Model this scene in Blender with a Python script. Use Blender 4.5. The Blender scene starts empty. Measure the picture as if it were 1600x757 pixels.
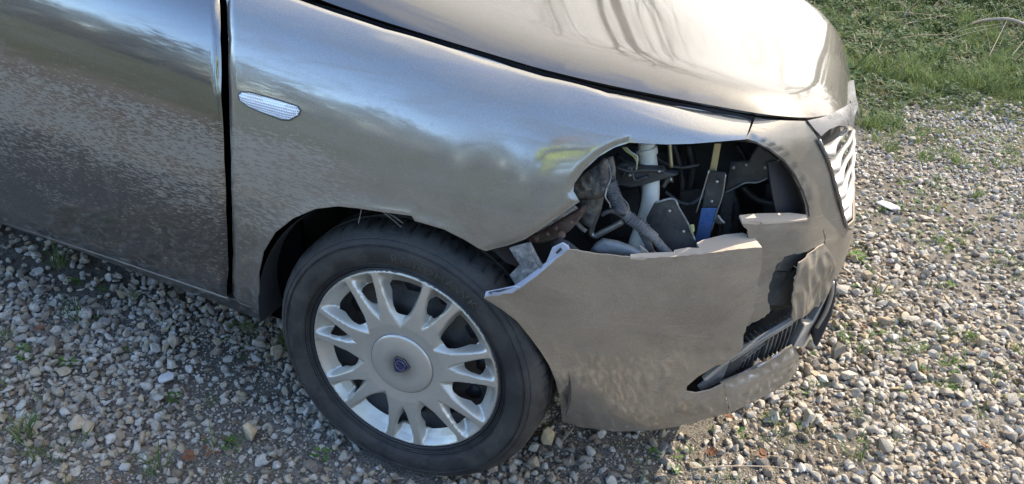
import bpy, bmesh, math, random
import numpy as np
from mathutils import Vector, Matrix, noise
from mathutils.bvhtree import BVHTree
from mathutils.geometry import delaunay_2d_cdt
rnd = random.Random(7)
C = bpy.context.scene.collection
SC = bpy.context.scene
R = math.radians

# ---------------------------------------------------------------- camera
CM = Matrix(((0.92867, 0.26689, -0.25755), (0.35188, -0.41449, 0.83928), (0.11724, -0.87004, -0.47884)))  # cols: right, down, forward
CP = Vector((0.52140, -1.06232, 1.22657)); FPX = 1180.0
cam_d = bpy.data.cameras.new('camera'); cam = bpy.data.objects.new('camera', cam_d); C.objects.link(cam)
_r, _d, _f = CM.col[0], CM.col[1], CM.col[2]
mw = Matrix.Identity(4)
for i in range(3):
    mw[i][0] = _r[i]; mw[i][1] = -_d[i]; mw[i][2] = -_f[i]; mw[i][3] = CP[i]
cam.matrix_world = mw
cam_d.sensor_width = 36; cam_d.lens = 36 * FPX / 1600; cam_d.clip_start = 0.02; cam_d.clip_end = 3000
SC.camera = cam

# ---------------------------------------------------------------- light
SUN = Vector((0.64, 0.82, 1.0)).normalized()
el = math.asin(SUN.z); az = math.atan2(SUN.x, SUN.y)
w = bpy.data.worlds.new('World'); SC.world = w; w.use_nodes = True
nt = w.node_tree; nt.nodes.clear()
sky = nt.nodes.new('ShaderNodeTexSky'); sky.sky_type = 'NISHITA'; sky.sun_disc = False
sky.sun_elevation = el; sky.sun_rotation = az; sky.altitude = 100; sky.air_density = 1.0; sky.dust_density = 1.0; sky.ozone_density = 3.6
bg = nt.nodes.new('ShaderNodeBackground'); bg.inputs['Strength'].default_value = 0.15
wo = nt.nodes.new('ShaderNodeOutputWorld')

tcw = nt.nodes.new('ShaderNodeTexCoord'); mpw = nt.nodes.new('ShaderNodeMapping'); mpw.inputs['Scale'].default_value = (1.6, 1.6, 4.5); nt.links.new(tcw.outputs['Generated'], mpw.inputs[0])
nzw = nt.nodes.new('ShaderNodeTexNoise'); nzw.inputs['Scale'].default_value = 1.4; nzw.inputs['Detail'].default_value = 7; nzw.inputs['Roughness'].default_value = .58; nzw.inputs['Distortion'].default_value = .3; nt.links.new(mpw.outputs[0], nzw.inputs['Vector'])
dotw = nt.nodes.new('ShaderNodeVectorMath'); dotw.operation = 'DOT_PRODUCT'; dotw.inputs[1].default_value = (.16, .60, .02); nt.links.new(tcw.outputs['Generated'], dotw.inputs[0])
addw = nt.nodes.new('ShaderNodeMath'); addw.operation = 'ADD'; nt.links.new(nzw.outputs['Fac'], addw.inputs[0]); nt.links.new(dotw.outputs['Value'], addw.inputs[1])
rmw = nt.nodes.new('ShaderNodeValToRGB'); rmw.color_ramp.elements[0].position = .40; rmw.color_ramp.elements[0].color = (0, 0, 0, 1); rmw.color_ramp.elements[1].position = .62; rmw.color_ramp.elements[1].color = (1, 1, 1, 1); nt.links.new(addw.outputs[0], rmw.inputs[0])
mxw = nt.nodes.new('ShaderNodeMix'); mxw.data_type = 'RGBA'; nt.links.new(rmw.outputs[0], mxw.inputs[0]); hsw = nt.nodes.new('ShaderNodeHueSaturation'); hsw.inputs['Saturation'].default_value = 1.0; hsw.inputs['Value'].default_value = 1.0; nt.links.new(sky.outputs[0], hsw.inputs['Color']); nt.links.new(hsw.outputs[0], mxw.inputs[6]); mxw.inputs[7].default_value = (3.2, 3.08, 2.88, 1)
nt.links.new(mxw.outputs[2], bg.inputs[0]); nt.links.new(bg.outputs[0], wo.inputs[0])
sl = bpy.data.lights.new('sun', 'SUN'); sl.energy = 2.0; sl.angle = R(0.53); sl.color = (1.0, 0.89, 0.73)
so = bpy.data.objects.new('sun', sl); C.objects.link(so); so.rotation_euler = SUN.to_track_quat('Z', 'Y').to_euler(); so.location = SUN * 30
SC.view_settings.view_transform = 'Standard'; SC.view_settings.look = 'None'
SC.view_settings.exposure = 2.4; SC.view_settings.gamma = 1.0

# ---------------------------------------------------------------- helpers
def ray(u, v):
    return (CM @ Vector(((u - 800) / FPX, (v - 378.5) / FPX, 1.0)))
def at(u, v, y):                                   # the point seen at (u, v) on the plane Y = y
    d = ray(u, v); return CP + d * ((y - CP.y) / d.y)
def gnd(u, v, z=0.0):
    d = ray(u, v); return CP + d * ((z - CP.z) / d.z)
def link(o, parent=None):
    C.objects.link(o)
    if parent is not None: o.parent = parent
    return o
def tag(o, label=None, cat=None, group=None, kind=None):
    if label: o['label'] = label
    if cat: o['category'] = cat
    if group: o['group'] = group
    if kind: o['kind'] = kind
    return o
def mk(name, verts, faces, mat=None, parent=None, smooth=True, normals=None, mats=None, fm=None):
    me = bpy.data.meshes.new(name); me.from_pydata([tuple(v) for v in verts], [], faces); me.validate(clean_customdata=False)
    if mats:
        for m in mats: me.materials.append(m)
        if fm: me.polygons.foreach_set('material_index', fm)
    elif mat: me.materials.append(mat)
    if smooth: me.polygons.foreach_set('use_smooth', [True] * len(me.polygons))
    if normals is not None and len(normals) == len(me.vertices): me.normals_split_custom_set_from_vertices([tuple(n) for n in normals])
    me.update()
    return link(bpy.data.objects.new(name, me), parent)
def frombm(name, bm, mat, parent=None, smooth=True, angle=None):
    me = bpy.data.meshes.new(name); bm.to_mesh(me); bm.free()
    me.materials.append(mat)
    if smooth: me.polygons.foreach_set('use_smooth', [True] * len(me.polygons))
    if angle is not None: me.set_sharp_from_angle(angle=R(angle))
    return link(bpy.data.objects.new(name, me), parent)
def crom(pts, n=6, closed=False):                  # Catmull-Rom through points of any dimension
    P = [np.array(p, float) for p in pts]; out = []
    m = len(P); rng = m if closed else m - 1
    for i in range(rng):
        p1, p2 = P[i], P[(i + 1) % m]
        p0 = P[(i - 1) % m] if (closed or i > 0) else 2 * p1 - p2
        p3 = P[(i + 2) % m] if (closed or i + 2 < m) else 2 * p2 - p1
        for k in range(n):
            t = k / n
            out.append(0.5 * (2 * p1 + (p2 - p0) * t + (2 * p0 - 5 * p1 + 4 * p2 - p3) * t * t + (3 * p1 - p0 - 3 * p2 + p3) * t ** 3))
    if not closed: out.append(P[-1])
    return out
def tube(name, pts, rad, mat, parent=None, n=6, seg=12, flat=1.0, cap=True):
    """swept tube; rad is a number, a list per control point or a function of 0..1"""
    pts = [tuple(p) for p in pts]
    if isinstance(rad, (list, tuple)): q = crom([tuple(p) + (r,) for p, r in zip(pts, rad)], n)
    else: q = crom([tuple(p) + (0.0,) for p in pts], n)
    N = len(q); V = []; F = []
    up = Vector((0.13, 0.4, 0.9)).normalized(); last = None
    for i, p in enumerate(q):
        a = Vector(q[max(i - 1, 0)][:3]); b = Vector(q[min(i + 1, N - 1)][:3]); t = (b - a).normalized()
        s = t.cross(up if last is None else last)
        if s.length < 1e-4: s = t.cross(Vector((1, 0, 0)))
        s.normalize(); u2 = s.cross(t).normalized(); last = u2
        r = rad(i / (N - 1)) if callable(rad) else (p[3] if isinstance(rad, (list, tuple)) else rad)
        for k in range(seg):
            an = 2 * math.pi * k / seg
            V.append(Vector(p[:3]) + s * (r * math.cos(an)) + u2 * (r * flat * math.sin(an)))
    for i in range(N - 1):
        for k in range(seg):
            F.append((i * seg + k, i * seg + (k + 1) % seg, (i + 1) * seg + (k + 1) % seg, (i + 1) * seg + k))
    if cap: F.append(tuple(range(seg))[::-1]); F.append(tuple((N - 1) * seg + k for k in range(seg)))
    return mk(name, V, F, mat, parent)
def slab(name, front, thick, mat, parent=None, bev=0.0015, smooth=False):
    """solid plate from an outline of 3D points, thickness along the given vector"""
    bm = bmesh.new(); th = Vector(thick)
    a = [bm.verts.new(Vector(p)) for p in front]; b = [bm.verts.new(Vector(p) + th) for p in front]
    bm.faces.new(a); bm.faces.new(b[::-1]); n = len(a)
    for i in range(n): bm.faces.new((a[i], b[i], b[(i + 1) % n], a[(i + 1) % n]))
    bmesh.ops.recalc_face_normals(bm, faces=bm.faces)
    if bev: bmesh.ops.bevel(bm, geom=[e for e in bm.edges], offset=bev, segments=1, affect='EDGES', clamp_overlap=True)
    return frombm(name, bm, mat, parent, smooth)
def ptab(pix, y):                                   # pixels (u, v[, y]) to points
    return [at(p[0], p[1], p[2] if len(p) > 2 else y) for p in pix]

# ---------------------------------------------------------------- materials
def newmat(name):
    m = bpy.data.materials.new(name); m.use_nodes = True
    n = m.node_tree; b = n.nodes['Principled BSDF']; return m, n, b
def nd(n, t, **kw):
    x = n.nodes.new(t)
    for k, v in kw.items():
        if k in x.inputs: x.inputs[k].default_value = v
        else: setattr(x, k, v)
    return x
def ramp(n, src, stops, interp='LINEAR'):
    r = n.nodes.new('ShaderNodeValToRGB'); r.color_ramp.interpolation = interp
    e = r.color_ramp.elements
    while len(e) < len(stops): e.new(0.5)
    for i, (p, c) in enumerate(stops):
        e[i].position = p; e[i].color = (c, c, c, 1) if isinstance(c, (int, float)) else tuple(c) + (1,)
    n.links.new(src, r.inputs[0]); return r
def mix(n, fac, a, b, mode='MIX'):
    x = n.nodes.new('ShaderNodeMix'); x.data_type = 'RGBA'; x.blend_type = mode
    for sock, val in ((0, fac), (6, a), (7, b)):
        if isinstance(val, bpy.types.NodeSocket): n.links.new(val, x.inputs[sock])
        elif isinstance(val, (int, float)): x.inputs[sock].default_value = val
        else: x.inputs[sock].default_value = tuple(val) + (1,)
    return x.outputs[2]
def mth(n, op, a, b=0.0, c=0.0, clamp=False):
    x = n.nodes.new('ShaderNodeMath'); x.operation = op; x.use_clamp = clamp
    for i, val in enumerate((a, b, c)):
        if isinstance(val, bpy.types.NodeSocket): n.links.new(val, x.inputs[i])
        else: x.inputs[i].default_value = val
    return x.outputs[0]
def coords(n, scale=(1, 1, 1), rot=(0, 0, 0), loc=(0, 0, 0)):
    t = n.nodes.new('ShaderNodeTexCoord'); m = n.nodes.new('ShaderNodeMapping')
    m.inputs['Scale'].default_value = scale; m.inputs['Rotation'].default_value = rot; m.inputs['Location'].default_value = loc
    n.links.new(t.outputs['Object'], m.inputs[0]); return m.outputs[0]
def noi(n, vec, scale, detail=4, rough=0.55, dist=0.0):
    x = nd(n, 'ShaderNodeTexNoise', Scale=scale, Detail=detail, Roughness=rough, Distortion=dist)
    n.links.new(vec, x.inputs['Vector']); return x.outputs['Fac']
def bump(n, b, h, strength, dist=0.002, sock='Normal'):
    x = nd(n, 'ShaderNodeBump', Strength=strength, Distance=dist); n.links.new(h, x.inputs['Height']); n.links.new(x.outputs[0], b.inputs[sock])
def L(n, a, b): n.links.new(a, b)

def paint_mat(name, dust=0.3, ior=2.1, flank=False, spatter=0.0, scratch=0.0, rough=0.3, base=(0.175, 0.16, 0.138), cover=0.0, droplets=0.0):
    """warm grey metallic car paint under clear lacquer, with road dust, mud spatter and fine scratches"""
    m, n, b = newmat(name)
    v = coords(n); vs = coords(n, (60, 60, 240), (0, R(10), 0))
    fl = nd(n, 'ShaderNodeTexVoronoi', Scale=1400.0); L(n, v, fl.inputs['Vector'])
    flake = ramp(n, fl.outputs['Color'], [(0.2, 0.75), (0.9, 1.25)]).outputs[0]
    big = noi(n, v, 3.2, 5, 0.6, 0.4); med = noi(n, v, 18, 6, 0.65, 0.3); fine = noi(n, v, 220, 3, 0.7)
    xs = nd(n, 'ShaderNodeSeparateXYZ'); L(n, v, xs.inputs[0]); z = xs.outputs[2]
    # dust film: more of it low down, where the wheels throw it
    low = ramp(n, z, [(0.25, 1.0), (0.60, 0.95), (0.74, 0.6), (0.83, 0.12), (0.95, 0.06)] if flank else [(0.25, 1.0), (0.60, 0.95), (0.80, 0.45), (0.95, 0.22)]).outputs[0]
    if flank:                                        # the film is thin on the flank behind the wheel and thick ahead of it
        low = mth(n, 'MULTIPLY', low, ramp(n, mth(n, 'ADD', mth(n, 'MULTIPLY', xs.outputs[0], 1.0), mth(n, 'MULTIPLY_ADD', z, -.35, .75)), [(0.22, 0.12), (0.60, 1.0)]).outputs[0])
    d1 = mth(n, 'MULTIPLY', ramp(n, big, [(0.35, 0.3), (0.68, 1.0)]).outputs[0], ramp(n, med, [(0.3, 0.5), (0.7, 1.0)]).outputs[0])
    dm = mth(n, 'MULTIPLY', mth(n, 'MULTIPLY', d1, low), dust)
    dm = mth(n, 'ADD', dm, cover)
    grit = ramp(n, fine, [(0.58, 0.0), (0.72, 1.0)]).outputs[0]
    dm = mth(n, 'ADD', dm, mth(n, 'MULTIPLY', grit, dust * 0.35), clamp=True)
    if spatter > 0:
        # horizontal dried mud flecks concentrated in a slanting band
        st = noi(n, coords(n, (78, 45, 380), (0, R(3), 0)), 1.0, 5, 0.62, 0.25)
        band = noi(n, coords(n, (4.5, 3, 11), (0, R(3), 0), (0.3, 0, 0.2)), 1.0, 5, 0.62)
        bz = ramp(n, z, [(0.34, 0.45), (0.46, 0.60), (0.56, 0.84), (0.62, 1.0), (0.69, 0.9), (0.735, 0.35), (0.78, 0.12), (0.95, 0.0)]).outputs[0]
        th = mth(n, 'ADD', mth(n, 'MULTIPLY', bz, 0.30), mth(n, 'MULTIPLY', band, 0.34))
        fl2 = mth(n, 'ADD', st, th)
        sp = ramp(n, fl2, [(0.915, 0.0), (0.975, 0.92)]).outputs[0]
        sp = mth(n, 'MULTIPLY', sp, spatter)
        sp = mth(n, 'MULTIPLY', sp, ramp(n, mth(n, 'MULTIPLY_ADD', xs.outputs[0], 1.0, 1.0), [(0.80, 1.0), (0.98, 0.30)]).outputs[0]); flk = sp
        # vertical dribbles
        dr = noi(n, coords(n, (26, 10, 1.4), (0, R(2), 0)), 1.0, 6, 0.6, 0.35)
        drm = mth(n, 'MULTIPLY', ramp(n, dr, [(0.60, 0.0), (0.70, 0.5)]).outputs[0], ramp(n, z, [(0.3, 0.7), (0.56, 0.7), (0.62, 0.0)]).outputs[0])
        dm = mth(n, 'MAXIMUM', dm, mth(n, 'MAXIMUM', sp, mth(n, 'MULTIPLY', drm, spatter)))
    # smeared dust, brown squiggles of dried mud, and grit specks low down
    sq_ = noi(n, v, 13, 3, 0.55, 1.2); ln1 = mth(n, 'ABSOLUTE', mth(n, 'SUBTRACT', sq_, 0.5))
    sqm = mth(n, 'MULTIPLY', ramp(n, ln1, [(0.004, 1.0), (0.011, 0.0)]).outputs[0], ramp(n, noi(n, v, 7, 2, .5, .2), [(0.52, 0.0), (0.62, 0.75)]).outputs[0])
    sqm = mth(n, 'MULTIPLY', sqm, ramp(n, z, [(0.72, 1.0), (0.84, 0.0)]).outputs[0])
    spk = mth(n, 'MULTIPLY', ramp(n, noi(n, v, 85, 5, .75), [(0.56, 0.0), (0.66, 1.0)]).outputs[0], ramp(n, mth(n, 'ADD', z, mth(n, 'MULTIPLY', big, .2)), [(0.30, 1.0), (0.50, 0.25), (0.8, 0.0)]).outputs[0])
    smear = noi(n, coords(n, (5, 5, 46), (0, R(28), 0)), 1.0, 6, .7, .8)
    dm = mth(n, 'ADD', dm, mth(n, 'MULTIPLY', ramp(n, smear, [(0.45, 0.0), (0.75, 1.0)]).outputs[0], dust * .55), clamp=True)
    dm = mth(n, 'MAXIMUM', dm, mth(n, 'MAXIMUM', sqm, mth(n, 'MULTIPLY', spk, min(1.0, dust * 2.2))))
    if scratch > 0:
        sc = noi(n, coords(n, (5, 5, 120), (R(8), R(38), R(5))), 1.0, 5, 0.75, 2.2)
        sm = ramp(n, sc, [(0.585, 0.0), (0.605, 1.0), (0.63, 0.0)]).outputs[0]
        mk2 = ramp(n, noi(n, v, 7, 3), [(0.50, 0.05), (0.66, 1.0)]).outputs[0]
        sm = mth(n, 'MULTIPLY', mth(n, 'MULTIPLY', sm, mk2), scratch)
        scr = sm
    if droplets > 0:
        vo = nd(n, 'ShaderNodeTexVoronoi', Scale=330.0); L(n, v, vo.inputs['Vector'])
        dd = ramp(n, vo.outputs['Distance'], [(0.16, 1.0), (0.26, 0.0)]).outputs[0]
        dd = mth(n, 'MULTIPLY', dd, ramp(n, noi(n, v, 30, 2), [(0.5, 0.0), (0.65, droplets)]).outputs[0])
        dm = mth(n, 'MAXIMUM', dm, dd)
    col = mix(n, 1.0, base, flake, 'MULTIPLY')
    grime = ramp(n, noi(n, coords(n, (1, 1, .55)), 9, 7, .72, .8), [(0.40, 0.0), (0.66, 0.8)]).outputs[0]
    grime = mth(n, 'MULTIPLY', grime, mth(n, 'MULTIPLY', low, min(1, dust * 1.2)))
    dcol = mix(n, mth(n, 'MAXIMUM', sqm, mth(n, 'MULTIPLY', spk, .8)), ramp(n, med, [(0.25, (0.135, 0.110, 0.077)), (0.75, (0.235, 0.198, 0.143))]).outputs[0], (0.10, 0.07, 0.042))
    dcol = mix(n, grime, dcol, (0.115, 0.085, 0.055))
    if spatter > 0: dcol = mix(n, flk, dcol, (0.25, 0.212, 0.158))
    fin = mix(n, dm, col, dcol)
    if scratch > 0: fin = mix(n, mth(n, 'MULTIPLY', scr, .6), fin, (0.46, 0.41, 0.34)); dk = mth(n, 'MULTIPLY', ramp(n, noi(n, coords(n, (5, 5, 150), (R(4), R(12), 0), (3, 1, 2)), 1.0, 5, .7, 1.6), [(0.64, 0.0), (0.655, 1.0), (0.675, 0.0)]).outputs[0], 0.7); fin = mix(n, dk, fin, (0.05, 0.042, 0.035)); dm = mth(n, 'MAXIMUM', dm, mth(n, 'MAXIMUM', scr, dk))
    if scratch > 0: fin = mix(n, 1.0, fin, ramp(n, noi(n, coords(n, (1, 1, 1.6), (0, R(25), 0)), 6.5, 7, .68, 1.0), [(0.30, (0.74, 0.74, 0.72)), (0.50, (0.95, 0.94, 0.92)), (0.70, (1.12, 1.08, 1.02))]).outputs[0], 'MULTIPLY')
    L(n, fin, b.inputs['Base Color'])
    L(n, mth(n, 'SUBTRACT', 0.72, dm, clamp=True), b.inputs['Metallic'])
    L(n, mth(n, 'MULTIPLY_ADD', dm, 0.55, rough), b.inputs['Roughness'])
    b.inputs['Coat IOR'].default_value = ior
    L(n, mth(n, 'SUBTRACT', 1.0, mth(n, 'MULTIPLY', dm, 1.15), clamp=True), b.inputs['Coat Weight'])
    L(n, mth(n, 'MULTIPLY_ADD', dm, 0.4, 0.045), b.inputs['Coat Roughness'])
    bump(n, b, mth(n, 'ADD', mth(n, 'MULTIPLY', fine, 0.3), dm), 0.25, 0.0006)
    return m
def plastic(name, col, rough=0.6, dirt=0.3, dcol=(0.22, 0.19, 0.15), bscale=90, bstr=0.3, metal=0.0, spec=0.5, dscale=14):
    m, n, b = newmat(name); v = coords(n)
    a = noi(n, v, dscale, 7, 0.7, 0.4); f = noi(n, v, bscale, 5, 0.7)
    dm = mth(n, 'MULTIPLY', ramp(n, a, [(0.42, 0.0), (0.72, 1.0)]).outputs[0], dirt)
    dm2 = mth(n, 'ADD', dm, mth(n, 'MULTIPLY', ramp(n, f, [(0.55, 0.0), (0.75, 1.0)]).outputs[0], dirt * 0.6), clamp=True)
    L(n, mix(n, dm2, col, dcol), b.inputs['Base Color'])
    L(n, mth(n, 'MULTIPLY', mth(n, 'SUBTRACT', 1.0, dm2), metal), b.inputs['Metallic'])
    L(n, mth(n, 'MULTIPLY_ADD', dm2, 0.35, rough), b.inputs['Roughness'])
    b.inputs['Specular IOR Level'].default_value = spec
    bump(n, b, mth(n, 'ADD', f, a), bstr, 0.002)
    return m
M = {}
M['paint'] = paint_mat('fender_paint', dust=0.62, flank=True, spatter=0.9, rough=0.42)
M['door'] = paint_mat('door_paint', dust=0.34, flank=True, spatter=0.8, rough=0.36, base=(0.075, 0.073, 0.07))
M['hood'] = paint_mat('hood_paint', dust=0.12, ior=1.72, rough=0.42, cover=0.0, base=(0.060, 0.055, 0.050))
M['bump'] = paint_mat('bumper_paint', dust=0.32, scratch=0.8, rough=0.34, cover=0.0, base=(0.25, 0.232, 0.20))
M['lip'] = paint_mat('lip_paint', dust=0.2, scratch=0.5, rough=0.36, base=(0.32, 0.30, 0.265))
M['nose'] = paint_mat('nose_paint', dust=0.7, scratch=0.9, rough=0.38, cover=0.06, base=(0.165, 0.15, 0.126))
M['raw'] = plastic('raw_bumper_plastic', (0.33, 0.265, 0.20), 0.6, 0.5, (0.35, 0.27, 0.2))
M['rawg'] = plastic('grey_bumper_back', (0.30, 0.32, 0.38), 0.55, 0.6, (0.3, 0.27, 0.22))
M['black'] = plastic('black_plastic', (0.022, 0.022, 0.024), 0.42, 0.45, (0.13, 0.115, 0.095))
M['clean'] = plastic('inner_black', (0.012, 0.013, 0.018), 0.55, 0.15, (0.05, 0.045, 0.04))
M['liner'] = plastic('wheel_liner', (0.02, 0.02, 0.022), 0.85, 0.4, (0.06, 0.05, 0.04))
M['mud'] = plastic('mud_caked_plastic', (0.06, 0.055, 0.05), 0.9, 1.0, (0.24, 0.20, 0.15), 60, 1.0, dscale=30)
M['frag'] = plastic('dusty_grey_liner', (0.09, 0.09, 0.09), 0.85, 1.0, (0.34, 0.32, 0.29), 110, 0.8, dscale=40)
M['tank'] = plastic('pale_tank_plastic', (0.42, 0.43, 0.42), 0.5, 0.35, (0.22, 0.2, 0.17))
M['tube'] = plastic('ivory_tube_plastic', (0.50, 0.50, 0.45), 0.45, 0.25, (0.26, 0.24, 0.2))
M['rust'] = plastic('rusty_steel', (0.075, 0.038, 0.026), 0.85, 0.8, (0.17, 0.135, 0.10), 70, 0.9, dscale=45)
M['steel'] = plastic('dull_steel', (0.32, 0.31, 0.28), 0.4, 0.5, (0.2, 0.18, 0.14), metal=0.9)
M['brass'] = plastic('yellowed_steel', (0.42, 0.37, 0.22), 0.35, 0.3, (0.2, 0.18, 0.12), metal=0.8)
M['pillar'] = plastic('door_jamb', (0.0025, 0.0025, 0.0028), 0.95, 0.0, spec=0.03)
M['blue'] = plastic('blue_film', (0.045, 0.10, 0.24), 0.25, 0.3, (0.2, 0.2, 0.2))
M['foam'] = plastic('black_foam', (0.03, 0.029, 0.027), 0.95, 0.8, (0.11, 0.10, 0.085), 60, 1.0)
M['foamtop'] = M['foam']
M['trim'] = plastic('grey_trim', (0.12, 0.12, 0.125), 0.5, 0.5, (0.33, 0.30, 0.25), metal=0.3)
M['wire'] = plastic('yellow_wire', (0.30, 0.29, 0.09), 0.5, 0.5)
M['hose'] = plastic('corrugated_hose', (0.05, 0.052, 0.06), 0.65, 0.75, (0.22, 0.20, 0.17), dscale=35)
M['slat'] = plastic('dusty_black_slats', (0.05, 0.05, 0.052), 0.5, 0.7, (0.24, 0.215, 0.18))
M['dusty'] = plastic('dusty_trim', (0.2, 0.19, 0.175), 0.5, 0.7, (0.36, 0.32, 0.26))  # real dusty trim, and the pale tone of the added sill highlight
M['chrome'] = plastic('weathered_chrome', (0.20, 0.20, 0.215), 0.22, 0.7, (0.13, 0.125, 0.115), metal=1.0, bstr=0.1, bscale=160)
M['teeth'] = plastic('satin_chrome_bars', (0.46, 0.45, 0.43), 0.34, 0.5, (0.28, 0.26, 0.225), metal=0.6, bstr=0.08)
M['silver'] = plastic('silver_wheel_paint', (0.44, 0.415, 0.36), 0.33, 0.40, (0.27, 0.225, 0.155), metal=0.6, bstr=0.05, dscale=9)
M['silver'].node_tree.nodes['Principled BSDF'].inputs['Coat Weight'].default_value = 0.35
M['tyre'] = plastic('tyre_rubber', (0.013, 0.013, 0.013), 0.62, 0.6, (0.075, 0.066, 0.052), 150, 0.5, dscale=16)
M['letter'] = plastic('raised_rubber', (0.034, 0.033, 0.031), 0.55, 0.5, (0.09, 0.08, 0.066))
M['glass'] = plastic('dark_glass', (0.01, 0.012, 0.014), 0.05, 0.0, spec=0.8)

# ---------------------------------------------------------------- body surface: an interpolating spline patch through measured stations
ZS = [0.23, 0.33, 0.43, 0.53, 0.63, 0.72, 0.79, 0.845, 0.885, 0.908, 0.918]
OS = [-0.078, -0.042, -0.018, -0.003, 0.0, -0.010, -0.028, -0.056, -0.094, -0.145, -0.20]
def station(bx, by, nx, ny, zs, os):
    zs = [zs[0] - .065] + list(zs); os = [os[0] - .042] + list(os)
    l = math.hypot(nx, ny); nx /= l; ny /= l
    return [(bx + nx * o, by + ny * o, z) for z, o in zip(zs, os)]
def dprof(x):
    k = min(1, max(0, (x + 1.1) / 0.9))
    z0 = [0.25, 0.35, 0.45, 0.55, 0.66, 0.78, 0.88, 0.95, 0.99, 1.02, 1.03]; o0 = [-0.05, -0.01, 0.012, 0.028, 0.033, 0.027, 0.010, -0.014, -0.045, -0.09, -0.15]
    z1 = [0.25, 0.35, 0.45, 0.55, 0.65, 0.745, 0.82, 0.875, 0.912, 0.934, 0.943]; o1 = [-0.055, -0.012, 0.014, 0.031, 0.034, 0.024, 0.005, -0.024, -0.064, -0.115, -0.17]
    return [a * (1 - k) + b * k for a, b in zip(z0, z1)], [a * (1 - k) + b * k for a, b in zip(o0, o1)]
ST = []
for x in (-1.7, -1.2, -0.8, -0.5, -0.25):
    zs, os = dprof(x); ST.append(station(x, 0.0, 0, -1, zs, os))
zs, os = dprof(0.0)
ST.append(station(-0.03, -0.030, 0.04, -1, [a * .7 + b * .3 for a, b in zip(zs, ZS)], [a * .7 + b * .3 - .023 for a, b in zip(os, OS)]))
ST.append(station(0.14, -0.016, 0.15, -1, ZS, OS))
ST.append(station(0.28, 0.014, 0.27, -1, ZS, OS))
fz = [0.215, 0.315, 0.415, 0.51, 0.60, 0.69, 0.765, 0.824, 0.850, 0.870, 0.881]; fo = [-0.062, -0.032, -0.013, -0.002, 0, -0.003, -0.009, -0.018, -0.038, -0.072, -0.115]
ST.append(station(0.40, 0.058, 0.42, -1, [0.222, 0.322, 0.422, 0.52, 0.615, 0.705, 0.780, 0.832, 0.862, 0.884, 0.896], [-0.07, -0.037, -0.016, -0.003, 0, -0.007, -0.020, -0.038, -0.064, -0.102, -0.15]))
ST.append(station(0.51, 0.118, 0.62, -1, fz, fo))
ST.append(station(0.61, 0.20, 0.95, -1, [0.215, 0.31, 0.41, 0.505, 0.595, 0.685, 0.762, 0.818, 0.85, 0.870, 0.880], [-0.045, -0.02, -0.006, 0, 0, -0.002, -0.008, -0.017, -0.028, -0.050, -0.09]))
nz = [0.21, 0.30, 0.40, 0.50, 0.59, 0.67, 0.74, 0.795, 0.832, 0.856, 0.868]
ST.append(station(0.695, 0.30, 1.6, -1, nz, [-0.035, -0.012, 0, 0.002, 0, -0.005, -0.014, -0.026, -0.040, -0.060, -0.10]))
ST.append(station(0.755, 0.43, 3.0, -1, nz, [-0.03, -0.01, 0, 0.002, -0.002, -0.012, -0.030, -0.049, -0.067, -0.088, -0.12]))
ST.append(station(0.785, 0.60, 7, -1, [z - .02 for z in nz], [-0.03, -0.01, 0, 0.0, -0.009, -0.030, -0.049, -0.067, -0.084, -0.102, -0.14]))
ST.append(station(0.795, 0.82, 1, 0, [z - .03 for z in nz], [-0.03, -0.01, 0, 0.0, -0.010, -0.033, -0.053, -0.073, -0.09, -0.106, -0.14]))
ST.append(station(0.785, 1.04, 7, 1, [z - .02 for z in nz], [-0.03, -0.01, 0, 0.0, -0.009, -0.030, -0.049, -0.067, -0.084, -0.102, -0.14]))
def nspline(t, Y, tq):                               # natural cubic spline, vectorised over trailing dims
    t = np.array(t, float); Y = np.array(Y, float); n = len(t); h = np.diff(t)
    A = np.zeros((n, n)); B = np.zeros_like(Y); A[0, 0] = A[-1, -1] = 1
    for i in range(1, n - 1):
        A[i, i - 1] = h[i - 1]; A[i, i] = 2 * (h[i - 1] + h[i]); A[i, i + 1] = h[i]
        B[i] = 6 * ((Y[i + 1] - Y[i]) / h[i] - (Y[i] - Y[i - 1]) / h[i - 1])
    Mm = np.linalg.solve(A, B.reshape(n, -1)).reshape(Y.shape)
    k = np.clip(np.searchsorted(t, tq, side='right') - 1, 0, n - 2)
    sh = (-1,) + (1,) * (Y.ndim - 1)
    hk = h[k].reshape(sh); a = (t[k + 1] - tq).reshape(sh); b = (tq - t[k]).reshape(sh)
    return Mm[k] * a ** 3 / (6 * hk) + Mm[k + 1] * b ** 3 / (6 * hk) + (Y[k] / hk - Mm[k] * hk / 6) * a + (Y[k + 1] / hk - Mm[k + 1] * hk / 6) * b
STA = np.array(ST); NS_, NJ_ = STA.shape[:2]
ss = [0.0]
for i in range(1, NS_): ss.append(ss[-1] + float(np.linalg.norm(STA[i, 4] - STA[i - 1, 4])))
mid = STA[7]; tt = [0.0]
for j in range(1, NJ_): tt.append(tt[-1] + float(np.linalg.norm(mid[j] - mid[j - 1])))
GS, GT = 420, 150
sq = np.linspace(ss[0], ss[-1], GS); tq = np.linspace(tt[0], tt[-1], GT)
A1 = nspline(ss, STA, sq); G = np.transpose(nspline(tt, np.transpose(A1, (1, 0, 2)), tq), (1, 0, 2))
dS = np.gradient(G, axis=0); dT = np.gradient(G, axis=1)
NG = np.cross(dS, dT); NG /= np.linalg.norm(NG, axis=2, keepdims=True)       # points outwards (-Y on the flank)
if NG[50, 60, 1] > 0: NG = -NG
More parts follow.
